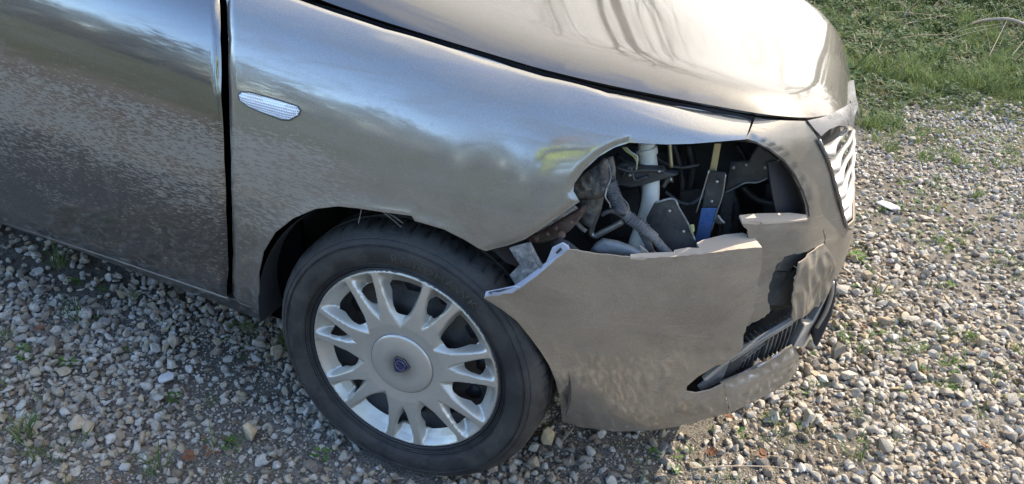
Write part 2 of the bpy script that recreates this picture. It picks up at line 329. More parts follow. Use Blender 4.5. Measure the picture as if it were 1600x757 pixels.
def smp(A, s, t):
    fs = (s - sq[0]) / (sq[-1] - sq[0]) * (GS - 1); ft = (t - tq[0]) / (tq[-1] - tq[0]) * (GT - 1)
    i = int(min(max(fs, 0), GS - 1.0001)); j = int(min(max(ft, 0), GT - 1.0001)); a = fs - i; b = ft - j
    return A[i, j] * (1 - a) * (1 - b) + A[i + 1, j] * a * (1 - b) + A[i, j + 1] * (1 - a) * b + A[i + 1, j + 1] * a * b
def bvh_for(off):
    V = (G + NG * off).reshape(-1, 3); st = 2
    F = [(i * GT + j, (i + 1) * GT + j, (i + 1) * GT + j + 1, i * GT + j + 1) for i in range(GS - 1) for j in range(GT - 1)]
    return BVHTree.FromPolygons([Vector(v) for v in V], F)
BV = {}; PJ = {}; DBG = False
def cast(o, d, off=0.0):
    if off not in BV: BV[off] = bvh_for(off)
    h, nrm, fi, dist = BV[off].ray_cast(o, d.normalized())
    if h is None: return None
    i, j = divmod(fi, GT - 1)
    best = None                                     # refine inside the cell
    P00 = Vector(G[i, j] + NG[i, j] * off); e1 = Vector(G[i + 1, j] + NG[i + 1, j] * off) - P00; e2 = Vector(G[i, j + 1] + NG[i, j + 1] * off) - P00
    q = h - P00; a11 = e1.dot(e1); a12 = e1.dot(e2); a22 = e2.dot(e2); b1 = q.dot(e1); b2 = q.dot(e2); D = a11 * a22 - a12 * a12
    a = (b1 * a22 - b2 * a12) / D; b = (a11 * b2 - a12 * b1) / D
    return (sq[0] + (i + a) / (GS - 1) * (sq[-1] - sq[0]), tq[0] + (j + b) / (GT - 1) * (tq[-1] - tq[0]))
def px(u, v, off=0.0):
    r = cast(CP, ray(u, v), off)
    if r is not None: return r
    # past the silhouette: the surface point that projects nearest
    if off not in PJ:
        Q = ((G + NG * off).reshape(-1, 3) - np.array(CP)) @ np.array(CM); PJ[off] = (Q[:, 0] / Q[:, 2] * FPX + 800, Q[:, 1] / Q[:, 2] * FPX + 378.5)
    X, Y = PJ[off]; k = int(((X - u) ** 2 + (Y - v) ** 2).argmin()); i, j = divmod(k, GT)
    if DBG: print('MISS', u, v, 'nearest', round(X[k]), round(Y[k]), G[i, j].round(3))
    return (float(sq[i]), float(tq[j]))
def sxz(x, z):                                      # flank point by its world x, z
    return cast(Vector((x, -2, z)), Vector((0, 1, 0)))
def dens(poly, step, closed=True):
    out = []; n = len(poly)
    for i in range(n if closed else n - 1):
        a = np.array(poly[i], float); b = np.array(poly[(i + 1) % n], float); k = max(1, int(np.linalg.norm(b - a) / step))
        for q in range(k): out.append(a + (b - a) * q / k)
    if not closed: out.append(np.array(poly[-1], float))
    return out
def outline(pixels, off=0.0, step=14.0):
    """pixel outline, densified along its edges, to surface parameters; tuples tagged 'st' pass through"""
    out = []; n = len(pixels)
    for i in range(n):
        a, b = pixels[i], pixels[(i + 1) % n]
        if a[0] == 'st': out.append((a[1], a[2])); 
        elif b[0] == 'st': out.append(px(a[0], a[1], off))
        else:
            k = max(1, int(math.hypot(b[0] - a[0], b[1] - a[1]) / step))
            for q in range(k): out.append(px(a[0] + (b[0] - a[0]) * q / k, a[1] + (b[1] - a[1]) * q / k, off))
    return [p for p in out if p is not None]
def inside(p, poly):
    x, y = p; c = False; n = len(poly); j = n - 1
    for i in range(n):
        xi, yi = poly[i]; xj, yj = poly[j]
        if (yi > y) != (yj > y) and x < (xj - xi) * (y - yi) / (yj - yi) + xi: c = not c
        j = i
    return c
def dpoly(p, poly, closed=True):
    P = np.array(poly, float); Q = np.roll(P, -1, axis=0) if closed else P[1:]
    if not closed: P = P[:-1]
    d = Q - P; w_ = np.array(p) - P; t = np.clip((w_ * d).sum(1) / np.maximum((d * d).sum(1), 1e-12), 0, 1)
    return float(np.sqrt(((w_ - d * t[:, None]) ** 2).sum(1).min()))
def tri2d(poly, step, holes=(), fine=()):
    poly = [tuple(map(float, p)) for p in poly]; holes = [[tuple(map(float, p)) for p in h] for h in holes]
    xs = [p[0] for p in poly]; ys = [p[1] for p in poly]
    pts = list(poly); loops = [list(range(len(poly)))]
    for h in holes: loops.append(list(range(len(pts), len(pts) + len(h)))); pts += h
    ed = [(l[i], l[(i + 1) % len(l)]) for l in loops for i in range(len(l))]
    row = 0; y = min(ys) + step / 2
    while y < max(ys):
        x = min(xs) + (step / 2 if row % 2 else 0)
        while x < max(xs):
            if inside((x, y), poly) and not any(inside((x, y), h) for h in holes) and dpoly((x, y), poly) > step * .45 and all(dpoly((x, y), h) > step * .45 for h in holes):
                pts.append((x, y))
            x += step
        y += step * .87; row += 1
    for line, width, fs in fine:                      # extra rows of points where a skin curls at its edge
        Q = dens(line, fs, False)
        for k in range(1, len(Q)):
            d = Q[k] - Q[k - 1]; l = float(np.hypot(*d))
            if l < 1e-9: continue
            nn = np.array([-d[1], d[0]]) / l; j = 1
            while j * fs < width:
                for sg in (1, -1):
                    q = (float(Q[k][0] + nn[0] * sg * j * fs), float(Q[k][1] + nn[1] * sg * j * fs))
                    if inside(q, poly) and dpoly(q, poly) > fs * .6 and not any(inside(q, h) for h in holes): pts.append(q)
                j += 1
    r = delaunay_2d_cdt([Vector(p) for p in pts], ed, [], 0, 1e-7)
    V = [tuple(v) for v in r[0]]; F = []
    for f in r[2]:
        c = (sum(V[i][0] for i in f) / 3, sum(V[i][1] for i in f) / 3)
        if inside(c, poly) and not any(inside(c, h) for h in holes): F.append(tuple(f))
    return V, F
def shell(name, V2, F, fn, thick, mat, parent, matback=None, edge_mat=None):
    """fn maps a 2D point to (point, normal); builds a solid skin of the given thickness with closed rims"""
    P = []; N = []
    for v in V2:
        p, nn = fn(v); P.append(Vector(p)); N.append(Vector(nn).normalized())
    # orient
    a, b, c = F[len(F) // 2]; fnrm = (P[b] - P[a]).cross(P[c] - P[a])
    F = [f if (P[f[1]] - P[f[0]]).cross(P[f[2]] - P[f[0]]).dot(N[f[0]]) > 0 else f[::-1] for f in F]
    cnt = {}
    for f in F:
        for i in range(3):
            e = (f[i], f[(i + 1) % 3]); cnt[e] = cnt.get(e, 0) + 1
    bd = [e for e in cnt if (e[1], e[0]) not in cnt]
    n = len(P); VV = P + [p - q * thick for p, q in zip(P, N)]
    FF = list(F) + [tuple(i + n for i in f[::-1]) for f in F]; fm = [0] * len(F) + [1] * len(F)
    NN = N + [-q for q in N]
    for a, b in bd:                                   # rim with its own vertices so the edge stays crisp
        k = len(VV); rim = (P[b] - P[a]).cross(N[a]); rim = rim.normalized() if rim.length > 1e-9 else N[a]
        VV += [P[a], P[b], VV[b + n], VV[a + n]]; NN += [rim] * 4
        FF.append((k + 1, k, k + 3, k + 2)); fm.append(2)
    me = bpy.data.meshes.new(name); me.from_pydata([tuple(v) for v in VV], [], FF)
    for m in (mat, matback or M['black'], edge_mat or mat): me.materials.append(m)
    me.polygons.foreach_set('material_index', fm); me.polygons.foreach_set('use_smooth', [True] * len(FF))
    me.normals_split_custom_set_from_vertices([tuple(q) for q in NN])
    return link(bpy.data.objects.new(name, me), parent)
def body_panel(name, poly, mat, parent, step=0.02, off=None, thick=0.003, holes=(), matback=None, edge_mat=None, fine=()):
    V2, F = tri2d(poly, step, holes, fine)
    def fn0(v):
        o = off(v) if callable(off) else (off or 0.0)
        p = smp(G, *v); q = smp(NG, *v); return p + q * o, q
    if callable(off):
        def fn(v):
            p, q = fn0(v); e = 0.003
            a = fn0((v[0] + e, v[1]))[0] - fn0((v[0] - e, v[1]))[0]; b = fn0((v[0], v[1] + e))[0] - fn0((v[0], v[1] - e))[0]
            nn = np.cross(a, b)
            if nn @ q < 0: nn = -nn
            return p, nn
    else: fn = fn0
    return shell(name, V2, F, fn, thick, mat, parent, matback, edge_mat)

# ================================================================ THE CAR
car = link(bpy.data.objects.new('parked_car', None)); 
tag(car, 'grey hatchback with smashed front corner, torn bumper and missing headlamp, standing on gravel', 'car')

# ---- door
dgap = [(342, -60), (342, 0), (343, 60), (344, 150), (349, 250), (352, 330), (355, 400), (356, 463)]
rt = [('st',) + tuple(sxz(x, z)) for x, z in ((-1.5, 0.345),)]
poly = [('st', ss[1] - .2, 0) ] 
s0 = ss[0] + 0.25
bl = px(0, 343); br = px(356, 464)
slope = (br[1] - bl[1]) / (br[0] - bl[0])
dpolyg = [px(*p) for p in dens([(355, 464)] + dgap[::-1][1:], 8, False)]
door_poly = dpolyg + [(px(342, -60)[0], tt[-2]), (s0, tt[-2]), (s0, bl[1] + slope * (s0 - bl[0]))] + [(bl[0], bl[1])]
gapst = outline(dgap, step=12)[:-8]
def door_off(v):
    d = max(0.0, 1 - (gx(v[1]) - v[0]) / 0.012)       # rounded leading edge
    lowb = math.exp(-((v[1] - (bl[1] + slope * (v[0] - bl[0])) - 0.05) / 0.03) ** 2) * 0.006   # pressed swage above the sill
    return 0.004 - 0.006 * d * d + lowb
_gp = sorted([px(*p) for p in dgap], key=lambda q: q[1])
def gx(t): return float(np.interp(t, [q[1] for q in _gp], [q[0] for q in _gp]))
body_panel('door', door_poly, M['door'], car, 0.022, door_off, 0.02, matback=M['pillar'], edge_mat=M['pillar'], fine=[([px(*p) for p in dgap], .02, .0035)])

bm_rows = [(.20, .11), (.35, .07), (.5, .045), (.7, .045), (.82, .06), (.90, .09), (.95, .13), (.99, .19)]
V = []; F = []
for z_, y_ in bm_rows: V += [(-.60, y_, z_), (-.26, y_, z_), (-.26, y_ + .02, z_), (-.60, y_ + .02, z_)]
for k in range(len(bm_rows) - 1):
    a = 4 * k; F += [(a, a + 1, a + 5, a + 4), (a + 1, a + 2, a + 6, a + 5), (a + 2, a + 3, a + 7, a + 6), (a + 3, a, a + 4, a + 7)]
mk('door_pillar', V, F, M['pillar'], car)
# ---- sill under the door
sill_px = [(357, 467), (412, 490), (416, 512), (405, 509), (300, 462), (200, 424), (100, 386), (0, 352)]
sp_ = outline(sill_px[:-1] + [(0, 352)], step=20)[:-1]
k0 = px(0, 352)
sp_ = outline(sill_px, step=20); sp_ = [p for p in sp_ if p[0] >= k0[0] - 1e-3]
i0 = min(range(len(sp_)), key=lambda i: abs(sp_[i][0] - k0[0]) + abs(sp_[i][1] - k0[1]))
top_end = px(0, 345)
poly = [px(357, 467), px(385, 478), px(412, 490), px(416, 512), px(405, 509), px(300, 462), px(200, 424), px(100, 386), k0, (s0, k0[1] + slope * (s0 - k0[0])), (s0, top_end[1] + slope * (s0 - top_end[0])), top_end, px(180, 405)]
body_panel('sill', dens(poly, 0.04), M['door'], car, 0.03, -0.004, 0.03)

# ---- front fender
f_top = [(352, -55), (420, -20), (478, 1), (524, 17), (600, 42), (700, 71), (800, 102), (850, 117), (950, 143), (1050, 162), (1120, 174), (1176, 184)]
f_front = [(1165, 218), (1130, 221), (1080, 225), (1040, 226), (1000, 224), (985, 223), (960, 231), (935, 246), (912, 268), (898, 288), (896, 300), (906, 317)]
f_low = [(880, 335), (850, 356), (820, 376), (788, 389), (757, 398), (747, 390), (725, 374), (695, 357), (665, 348), (650, 344), (645, 336), (600, 330), (560, 324), (530, 321), (495, 325), (460, 340), (432, 362), (414, 392), (407, 425), (407, 455), (413, 489)]
f_rear = [(360, 468), (359, 400), (357, 330), (355, 250), (353, 200), (352, 150), (351, 60), (350, 0)]
fpoly = outline(f_top + f_front + f_low + f_rear, step=11)
arch_st = [px(*p) for p in f_low[5:]]; tear_st = [px(*p) for p in f_front[5:] + f_low[:5]]; rear_st = [px(*p) for p in f_rear]
top_st = [px(*p) for p in f_top]
dent_c = px(800, 300); tip_c = px(757, 396)
def f_off(v):
    o = 0.0
    d = dpoly(v, arch_st, False)
    if d < 0.03: o += 0.005 * (1 - d / 0.03) ** 2                       # flared wheel-arch lip
    d = dpoly(v, rear_st, False)
    if d < 0.022: o -= 0.011 * (1 - d / 0.022) ** 2
    d = dpoly(v, tear_st, False)
    if d < 0.016: o -= 0.005 * (1 - d / 0.016) ** 2
    d = dpoly(v, top_st, False)
    if d < 0.012: o -= 0.005 * (1 - d / 0.012) ** 2
    d = math.hypot(v[0] - tip_c[0], v[1] - tip_c[1])
    o += -0.008 * math.exp(-(d / 0.05) ** 2)
    o += 0.0035 * math.sin((v[0] - dent_c[0]) * 38) * math.exp(-(math.hypot(v[0] - dent_c[0], v[1] - dent_c[1]) / 0.09) ** 2)
    return o
fender = body_panel('front_fender', fpoly, M['paint'], car, 0.011, f_off, 0.0022, edge_mat=M['trim'], fine=[(rear_st, .032, .005), (tear_st, .036, .005), (arch_st, .03, .006), (top_st, .014, .0045)])

# side indicator
ind = [(374, 149), (378, 145), (390, 145), (420, 153), (450, 162), (464, 167), (469, 173), (466, 180), (452, 187), (440, 186), (415, 177), (390, 167), (376, 157)]
m_, n_, b_ = newmat('clear_indicator_lens'); vv = coords(n_)
wv = nd(n_, 'ShaderNodeTexWave', Scale=95.0, Distortion=0.0); L(n_, coords(n_, (1, 1, 1), (0, 0, 0)), wv.inputs['Vector'])
wv2 = nd(n_, 'ShaderNodeTexWave', Scale=70.0, bands_direction='Z'); L(n_, coords(n_), wv2.inputs['Vector'])
hh = mth(n_, 'MAXIMUM', wv.outputs['Fac'], wv2.outputs['Fac'])
L(n_, ramp(n_, hh, [(0.3, (0.34, 0.37, 0.42)), (1.0, (0.75, 0.78, 0.82))]).outputs[0], b_.inputs['Base Color'])
b_.inputs['Roughness'].default_value = 0.22; b_.inputs['Coat Weight'].default_value = 1.0; b_.inputs['Metallic'].default_value = 0.3
bump(n_, b_, hh, 0.6, 0.002)
M['lens'] = m_
ind_st = [px(*p) for p in ind]
cst = np.mean(ind_st, axis=0)
body_panel('side_indicator', dens([tuple(cst + (np.array(p) - cst) * 1.0) for p in ind_st], 0.006), M['lens'], fender, 0.006, lambda v: 0.0015 + 0.0045 * min(1, dpoly(v, ind_st) / 0.006) ** 0.5, 0.006)
body_panel('indicator_gasket', dens([tuple(cst + (np.array(p) - cst) * np.array([1.04, 1.18])) for p in ind_st], 0.006), M['black'], fender, 0.008, 0.001, 0.004)

# ---- torn front bumper corner (hangs outwards from its mounts)
bA_top = [(757, 464), (800, 459), (815, 449), (835, 434), (862, 412), (888, 390), (900, 391), (935, 398), (980, 402), (1010, 404), (1050, 402), (1100, 397), (1150, 390), (1191, 387)]
bA_right = [(1192, 402), (1190, 422), (1184, 440), (1188, 452), (1182, 470), (1176, 490), (1166, 512), (1161, 530), (1159, 545), (1148, 556), (1120, 575), (1092, 593), (1075, 608), (1074, 616), (1090, 619), (1112, 614), (1131, 605)]
bA_bot = [(1134, 620), (1140, 646), (1100, 657), (1060, 667), (1020, 672), (960, 674), (910, 669), (878, 660)]
bA_left = [(877, 640), (874, 615), (868, 592), (858, 568), (845, 548), (828, 525), (808, 500), (785, 482)]
OFFA = 0.022
def jag(pts, amp, step=5, seed=1):
    r_ = random.Random(seed); out = [pts[0]]
    for a, b in zip(pts[:-1], pts[1:]):
        d = math.hypot(b[0] - a[0], b[1] - a[1]); k = max(1, int(d / step))
        for q in range(1, k + 1):
            f = q / k; e = r_.uniform(-amp, amp) if q < k else 0
            out.append((a[0] + (b[0] - a[0]) * f + e * (b[1] - a[1]) / max(d, 1), a[1] + (b[1] - a[1]) * f - e * (b[0] - a[0]) / max(d, 1)))
    return out
apoly = outline(jag(bA_top, .7, 6, 2) + jag(bA_right[:10], 2.0, 5, 3) + bA_right[10:] + bA_bot + bA_left, OFFA, 10)
a_left = [px(*p, OFFA) for p in bA_left + [(757, 464)]]; a_top = [px(*p, OFFA) for p in bA_top]; c0 = px(757, 464, OFFA)
a_fog = [px(*p, OFFA) for p in bA_right[10:]]
def a_off(v):
    o = OFFA
    d = dpoly(v, a_left, False)
    if d < 0.03: o += 0.004 * (1 - d / 0.03) ** 2
    d = dpoly(v, a_fog, False)
    if d < 0.02: o -= 0.006 * (1 - d / 0.02) ** 2
    o += 0.0016 * math.sin(v[0] * 23 + 1) * math.sin(v[1] * 17)
    return o
bumperA = body_panel('bumper_corner', apoly, M['bump'], car, 0.013, a_off, 0.0035, matback=M['rawg'], edge_mat=M['raw'])
tag(bumperA, 'torn dusty bumper corner hanging off the front wheel arch')
def P_on(u, v, off=0.0, add=0.0):
    s, t = px(u, v, off); return Vector(smp(G, s, t) + smp(NG, s, t) * (off + add))
def ledge(name, top, depth, mat, parent, off, drop=0.0, back=None):
    """return flange running inwards from the torn edge"""
    V = []; F = []; n = len(top)
    for i, (u, v) in enumerate(top):
        s, t = px(u, v, off); p = Vector(smp(G, s, t) + smp(NG, s, t) * (off - 0.0005)); q = Vector(smp(NG, s, t))
        dd = depth[i] if isinstance(depth, (list, tuple)) else depth
        inn = -Vector((q.x, q.y, 0)).normalized()
        a = p; b = p + inn * dd + Vector((0, 0, drop)); th = Vector((0, 0, -0.0035))
        V += [a, b, a + th, b + th]
    for i in range(n - 1):
        k = 4 * i; m = k + 4
        F += [(k, m, m + 1, k + 1), (k + 2, k + 3, m + 3, m + 2), (k + 1, m + 1, m + 3, k + 3), (k, k + 2, m + 2, m)]
    F += [(0, 1, 3, 2), (4 * n - 4, 4 * n - 2, 4 * n - 1, 4 * n - 3)]
    return mk(name, V, F, mat, parent, smooth=False)
# lamp-side return ledge with its jagged tabs
ledge('bumper_ledge', [(985, 403), (1005, 404), (1030, 404), (1056, 403), (1058, 402.8), (1080, 400), (1100, 398)], [0.004, 0.010, 0.012, 0.012, 0.018, 0.020, 0.014], M['raw'], bumperA, OFFA, 0.004)
ledge('bumper_ledge', [(1098, 398), (1110, 396), (1150, 390), (1180, 387), (1191, 387)], [0.028, 0.034, 0.040, 0.040, 0.026], M['raw'], bumperA, OFFA, 0.006)
slab('broken_tab', ptab([(999, 383), (1012, 392), (1020, 403), (1004, 403)], .075), (-0.002, 0.003, 0), M['raw'], bumperA)
# grey folded mounting flange along the wheel-arch side
ledge('mounting_flange', [(757, 464), (778, 462), (800, 459), (815, 449), (835, 434), (862, 412), (888, 390)], [0.008, 0.012, 0.016, 0.014, 0.013, 0.011, 0.008], M['rawg'], bumperA, OFFA, 0.006)
slab('mounting_tab', ptab([(846, 424), (856, 402), (862, 387), (878, 379), (887, 385), (889, 391), (862, 412)], -.005), (0.002, 0.004, 0), M['rawg'], bumperA)
slab('tab_hole', ptab([(868, 395), (875, 388), (877, 391), (870, 397)], -.008), (0.0008, 0.0016, 0), M['clean'], bumperA, bev=0)
slab('flange_lug', ptab([(760, 462), (762, 455), (768, 456), (769, 460), (786, 452), (806, 447), (812, 449), (800, 459)], -.035), (0.002, 0.004, 0), M['rawg'], bumperA)

# ---- lower lip to the right of the seam
lip = [(1131, 606), (1160, 594), (1190, 581), (1215, 567), (1236, 552), (1246, 546), (1249, 556), (1246, 575), (1238, 592), (1218, 607), (1190, 622), (1165, 635), (1142, 645), (1136, 622)]
lipst = outline(lip, OFFA, 10); liptop = [px(*p, OFFA) for p in lip[:6]]
lipo = body_panel('lower_lip', lipst, M['lip'], car, 0.013, lambda v: OFFA - 0.012 * (1 - min(1, dpoly(v, liptop, False) / 0.020)) ** 2, 0.004, edge_mat=M['bump'])
ledge('lip_ledge', lip[:6], [0.01, 0.016, 0.02, 0.02, 0.018, 0.01], M['trim'], lipo, 0.0, -0.004)

# ---- nose skin around the headlamp opening, wrapping round to the far side of the front
nose_top = [(1181, 183), (1200, 187), (1230, 189), (1257, 190)]
nose_gr = [(1268, 200), (1278, 217), (1288, 240), (1296, 262), (1304, 290), (1311, 314), (1317, 340), (1322, 354)]
g_end = px(1322, 354); sC = ss[14]                       # centre line parameter
low_r = px(1296, 445)
hidden = [('st', g_end[0] + .03, g_end[1] - .004), ('st', g_end[0] + .08, g_end[1] - .012), ('st', sC, g_end[1] - .018), ('st', sC + 0.2, g_end[1] - .018),
          ('st', sC + 0.2, low_r[1] - .02), ('st', sC, low_r[1] - .02), ('st', low_r[0] + .04, low_r[1] - .008)]
nose_crack = [(1296, 445), (1291, 400), (1291, 372), (1289, 357), (1287, 380), (1262, 394), (1226, 402), (1213, 418), (1206, 440), (1200, 466), (1202, 489), (1180, 502), (1163, 510), (1150, 520)]
nose_left = [(1150, 400), (1160, 385), (1172, 378), (1170, 362), (1162, 353), (1160, 347)]
nose_hole = [(1200, 348), (1245, 345), (1262, 343), (1266, 338), (1264, 322), (1256, 298), (1243, 272), (1226, 250), (1203, 232), (1183, 222), (1167, 217)]
npoly = outline(nose_top + nose_gr + hidden + [nose_crack[0]] + jag(nose_crack[1:], 1.6, 5, 5) + jag(nose_left, 1.5, 4, 6) + nose_hole, 0.0, 10)
n_hole = [px(*p) for p in nose_hole]
def n_off(v):
    d = dpoly(v, n_hole, False); o = 0.0
    if d < 0.012: o -= 0.006 * (1 - d / 0.012) ** 2
    o += 0.002 * math.sin(v[0] * 31) * math.sin(v[1] * 26 + 2)
    return o
nose = body_panel('bumper_nose', npoly, M['nose'], car, 0.012, n_off, 0.003, matback=M['clean'], edge_mat=M['raw'])
tag(nose, 'cracked muddy bumper skin around the empty headlamp opening')
ledge('lamp_opening_ledge', [(1160, 347), (1180, 348.5), (1200, 348), (1245, 345), (1262, 343)], [0.012, 0.02, 0.022, 0.018, 0.006], M['raw'], nose, 0.0, 0.006)
ledge('lamp_opening_rim', [(1266, 338), (1264, 322), (1256, 298), (1243, 272), (1226, 250), (1203, 232), (1183, 222), (1167, 217)], 0.012, M['black'], nose, -0.003, 0.0)

bk = outline([(1222, 262), (1290, 250), (1304, 290), (1311, 320), (1318, 352), (1300, 440), (1262, 400), (1240, 398), (1240, 352), (1262, 352), (1235, 345), (1228, 310)], 0.0, 14)
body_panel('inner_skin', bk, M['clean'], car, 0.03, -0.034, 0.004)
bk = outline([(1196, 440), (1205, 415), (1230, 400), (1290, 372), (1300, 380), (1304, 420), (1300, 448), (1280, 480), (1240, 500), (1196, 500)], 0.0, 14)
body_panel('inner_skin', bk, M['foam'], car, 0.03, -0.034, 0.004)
# ---- peeled flap below the crack
flap = [(1240, 406), (1262, 396), (1289, 382), (1296, 392), (1303, 410), (1306, 428), (1302, 445), (1292, 463), (1278, 478), (1262, 488), (1243, 493), (1230, 497), (1228, 488), (1229, 465), (1233, 440), (1236, 420)]
OFB = 0.004
flst = outline(flap[:4] + jag(flap[4:], 1.3, 5, 8), OFB, 8); fc = np.mean(flst, axis=0); f_l = [px(*p, OFB) for p in flap[11:]]
def fl_off(v):
    d = dpoly(v, f_l, False)
    return OFB + 0.014 * math.exp(-(d / 0.05) ** 2) + 0.0055 * noise.noise(Vector((v[0] * 17, v[1] * 14, 1))) + 0.003 * (1 - abs(noise.noise(Vector((v[0] * 40 + v[1] * 18, v[1] * 16, 4)))) * 3)
flapo = body_panel('peeled_flap', flst, M['nose'], car, 0.005, fl_off, 0.003, edge_mat=M['raw'])
tag(flapo, 'peeled scratched flap of bumper skin curling outwards')
# foam impact block behind the flap
def on(u, v, off): 
    s, t = px(u, v, 0.0); return Vector(smp(G, s, t) + smp(NG, s, t) * off)
slab('impact_foam', [on(*p, -0.012) for p in [(1213, 428), (1262, 428), (1262, 450), (1256, 486), (1206, 484), (1199, 470), (1204, 450)]], Vector(smp(NG, *px(1220, 450))) * -0.06, M['foam'], car, 0.003)
slab('impact_foam_top', [on(*p, -0.006) for p in [(1212, 427), (1238, 427), (1250, 412), (1292, 388), (1288, 383), (1262, 396), (1229, 405)]], Vector(smp(NG, *px(1230, 420))) * -0.03, M['foam'], car, 0.002)

# ---- fog grille in its torn frame
def strip(name, pts, off, wid, th, mat, parent):
    """flat bar following pixel points on the body surface"""
    V = []; F = []; Q = [on(u, v, off) for u, v in pts]; Ns = [Vector(smp(NG, *px(u, v))) for u, v in pts]; n = len(Q)
    for i in range(n):
        t = (Q[min(i + 1, n - 1)] - Q[max(i - 1, 0)]).normalized(); s = t.cross(Ns[i]).normalized() * wid / 2
        V += [Q[i] + s, Q[i] - s, Q[i] + s - Ns[i] * th, Q[i] - s - Ns[i] * th]
    for i in range(n - 1):
        k = 4 * i; m = k + 4
        F += [(k, m, m + 1, k + 1), (k + 2, k + 3, m + 3, m + 2), (k + 1, m + 1, m + 3, k + 3), (k, k + 2, m + 2, m)]
    F += [(0, 1, 3, 2), (4 * n - 4, 4 * n - 2, 4 * n - 1, 4 * n - 3)]
    return mk(name, V, F, mat, parent, smooth=False)
fog_back = [(1085, 612), (1150, 566), (1190, 540), (1237, 506), (1276, 478), (1282, 488), (1262, 530), (1246, 548), (1190, 584), (1131, 606), (1092, 618)]
fogst = outline(fog_back, 0.0, 14)
fog = body_panel('fog_grille', fogst, M['black'], car, 0.03, -0.045, 0.004)
tag(fog, 'black lower grille panel exposed by the torn bumper')
strip('grille_frame', [(1100, 592), (1130, 567), (1160, 547), (1190, 529), (1215, 514), (1237, 501)], 0.004, 0.010, 0.008, M['dusty'], fog)
strip('grille_frame', [(1140, 562), (1190, 530), (1235, 503)], 0.006, 0.004, 0.012, M['steel'], fog)
for k in range(17):
    f = k / 16; a = (1150 + 122 * f, 562 - 78 * f); b = (1140 + 114 * f, 600 - 58 * f)
    pts = [(a[0] + (b[0] - a[0]) * q + 2 * math.sin(q * 3), a[1] + (b[1] - a[1]) * q) for q in (0, .33, .66, 1)]
    strip('grille_bar', pts, -0.012 - 0.006 * (k < 8), 0.0030, 0.014, M['slat'], fog)
for q in (0.2, 0.42, 0.62, 0.82):
    pts = [(1152 + 70 * f - 10 * q, 560 - 45 * f + (40 - 22 * f * .54) * q) for f in (0, .25, .5, .75, 1)]
    strip('grille_bar', pts, -0.016, 0.0035, 0.010, M['slat'], fog)
slab('grille_blank', [on(*p, -0.010) for p in [(1142, 567), (1168, 553), (1162, 580), (1132, 600), (1130, 590)]], (0, .004, 0), M['black'], fog)
slab('grille_blank', [on(*p, -0.004) for p in [(1090, 606), (1142, 567), (1130, 598), (1096, 614)]], (0, .004, 0), M['trim'], fog)
strip('fog_trim_clip', [(1164, 585), (1178, 578), (1193, 570)], -0.002, 0.006, 0.004, M['raw'], fog)

strip('sill_highlight', [(0, 343), (90, 374), (180, 404), (270, 435), (356, 464.5)], 0.004, 0.005, 0.004, M['dusty'], car)  # added pale strip: the bright highlight along the sill line, put in as colour
strip('sill_highlight', [(374, 474), (410, 487)], 0.0, 0.003, 0.003, M['dusty'], car)  # same painted highlight, carried on below the fender
# ---- splitter and trim right of the lip
slab('bumper_trim', [on(*p, 0.0) for p in [(1258, 508), (1270, 503), (1284, 478), (1292, 460), (1299, 449), (1297, 468), (1284, 498), (1262, 545), (1240, 543)]], (-0.02, 0.03, 0.0), M['dusty'], car, 0.002)
slab('splitter', [Vector(p) for p in ptab([(1303, 434), (1308, 438), (1306, 468), (1300, 494), (1284, 530), (1277, 544), (1272, 540), (1270, 512), (1288, 480)], .42)], (-0.01, 0.05, 0.0), M['clean'], car, 0.003)
tube('splitter_edge', ptab([(1301, 440), (1299, 462), (1290, 488), (1276, 512)], .405), 0.004, M['steel'], car)

# ---- hood: height field over the plan, rolled down at its edges
hood_edge_px = [(478, -4, .10), (524, 9, .10), (600, 34, .099), (700, 63, .098), (800, 93, .098), (850, 108, .10), (950, 134, .115), (1050, 154, .138), (1120, 166, .158), (1180, 178, .180), (1220, 182, .205), (1262, 184, .25), (1295, 179, .33), (1318, 170, .43), (1328, 160, .53)]
HE = [at(*p) for p in hood_edge_px]
rear = [Vector((x, y, z)) for x, y, z in ((-0.62, .085, .985), (-0.45, .095, .965))]
cen = [Vector((0.697, .66, .800)), Vector((0.705, .82, .793))]
half = rear + HE + cen
HEDGE = half + [Vector((p.x, 1.64 - p.y, p.z)) for p in half[:-1][::-1]]
hp2 = [(p.x, p.y) for p in HEDGE]
hp2s = [tuple(q) for q in crom(hp2, 3)]
H3 = np.array([tuple(p) for p in crom([tuple(p) for p in HEDGE], 3)])
# thin-plate spline through the (raised) edge and the crown
def crown(x): return float(np.interp(x, [-.7, -.4, -.1, .15, .35, .5, .6, .66], [1.105, 1.075, 1.035, .995, .952, .912, .878, .852]))
RISE = 0.030
ctrl = [(p.x, p.y, p.z + RISE) for p in HEDGE[::2]]
for x in (-.6, -.3, 0, .2, .35, .48, .58):
    c = crown(x)
    for yy, dz in ((.82, 0), (.52, -.012), (1.12, -.012)): ctrl.append((x, yy, c + dz))
    if x < .45:
        for yy in (.28, 1.36): ctrl.append((x, yy, c - .045))
CT = np.array(ctrl)
def hbasis(x, y):
    u = (x - .1) / .6; q = ((y - .82) / .72) ** 2
    return np.array([np.ones_like(u), u, u ** 2, u ** 3, q, q * u, q * u ** 2, q ** 2, q ** 2 * u]).T
HC = np.linalg.lstsq(hbasis(CT[:, 0], CT[:, 1]), CT[:, 2], rcond=None)[0]
def hz0(x, y): return float(hbasis(np.array([x]), np.array([y]))[0] @ HC)
HP = np.array(hp2s)
HD = np.array([hz0(x, y) for x, y in HP]) - H3[:len(HP), 2]       # how far the crown stands above the true edge
for _ in range(12): HD = (HD + np.roll(HD, 1) + np.roll(HD, -1)) / 3
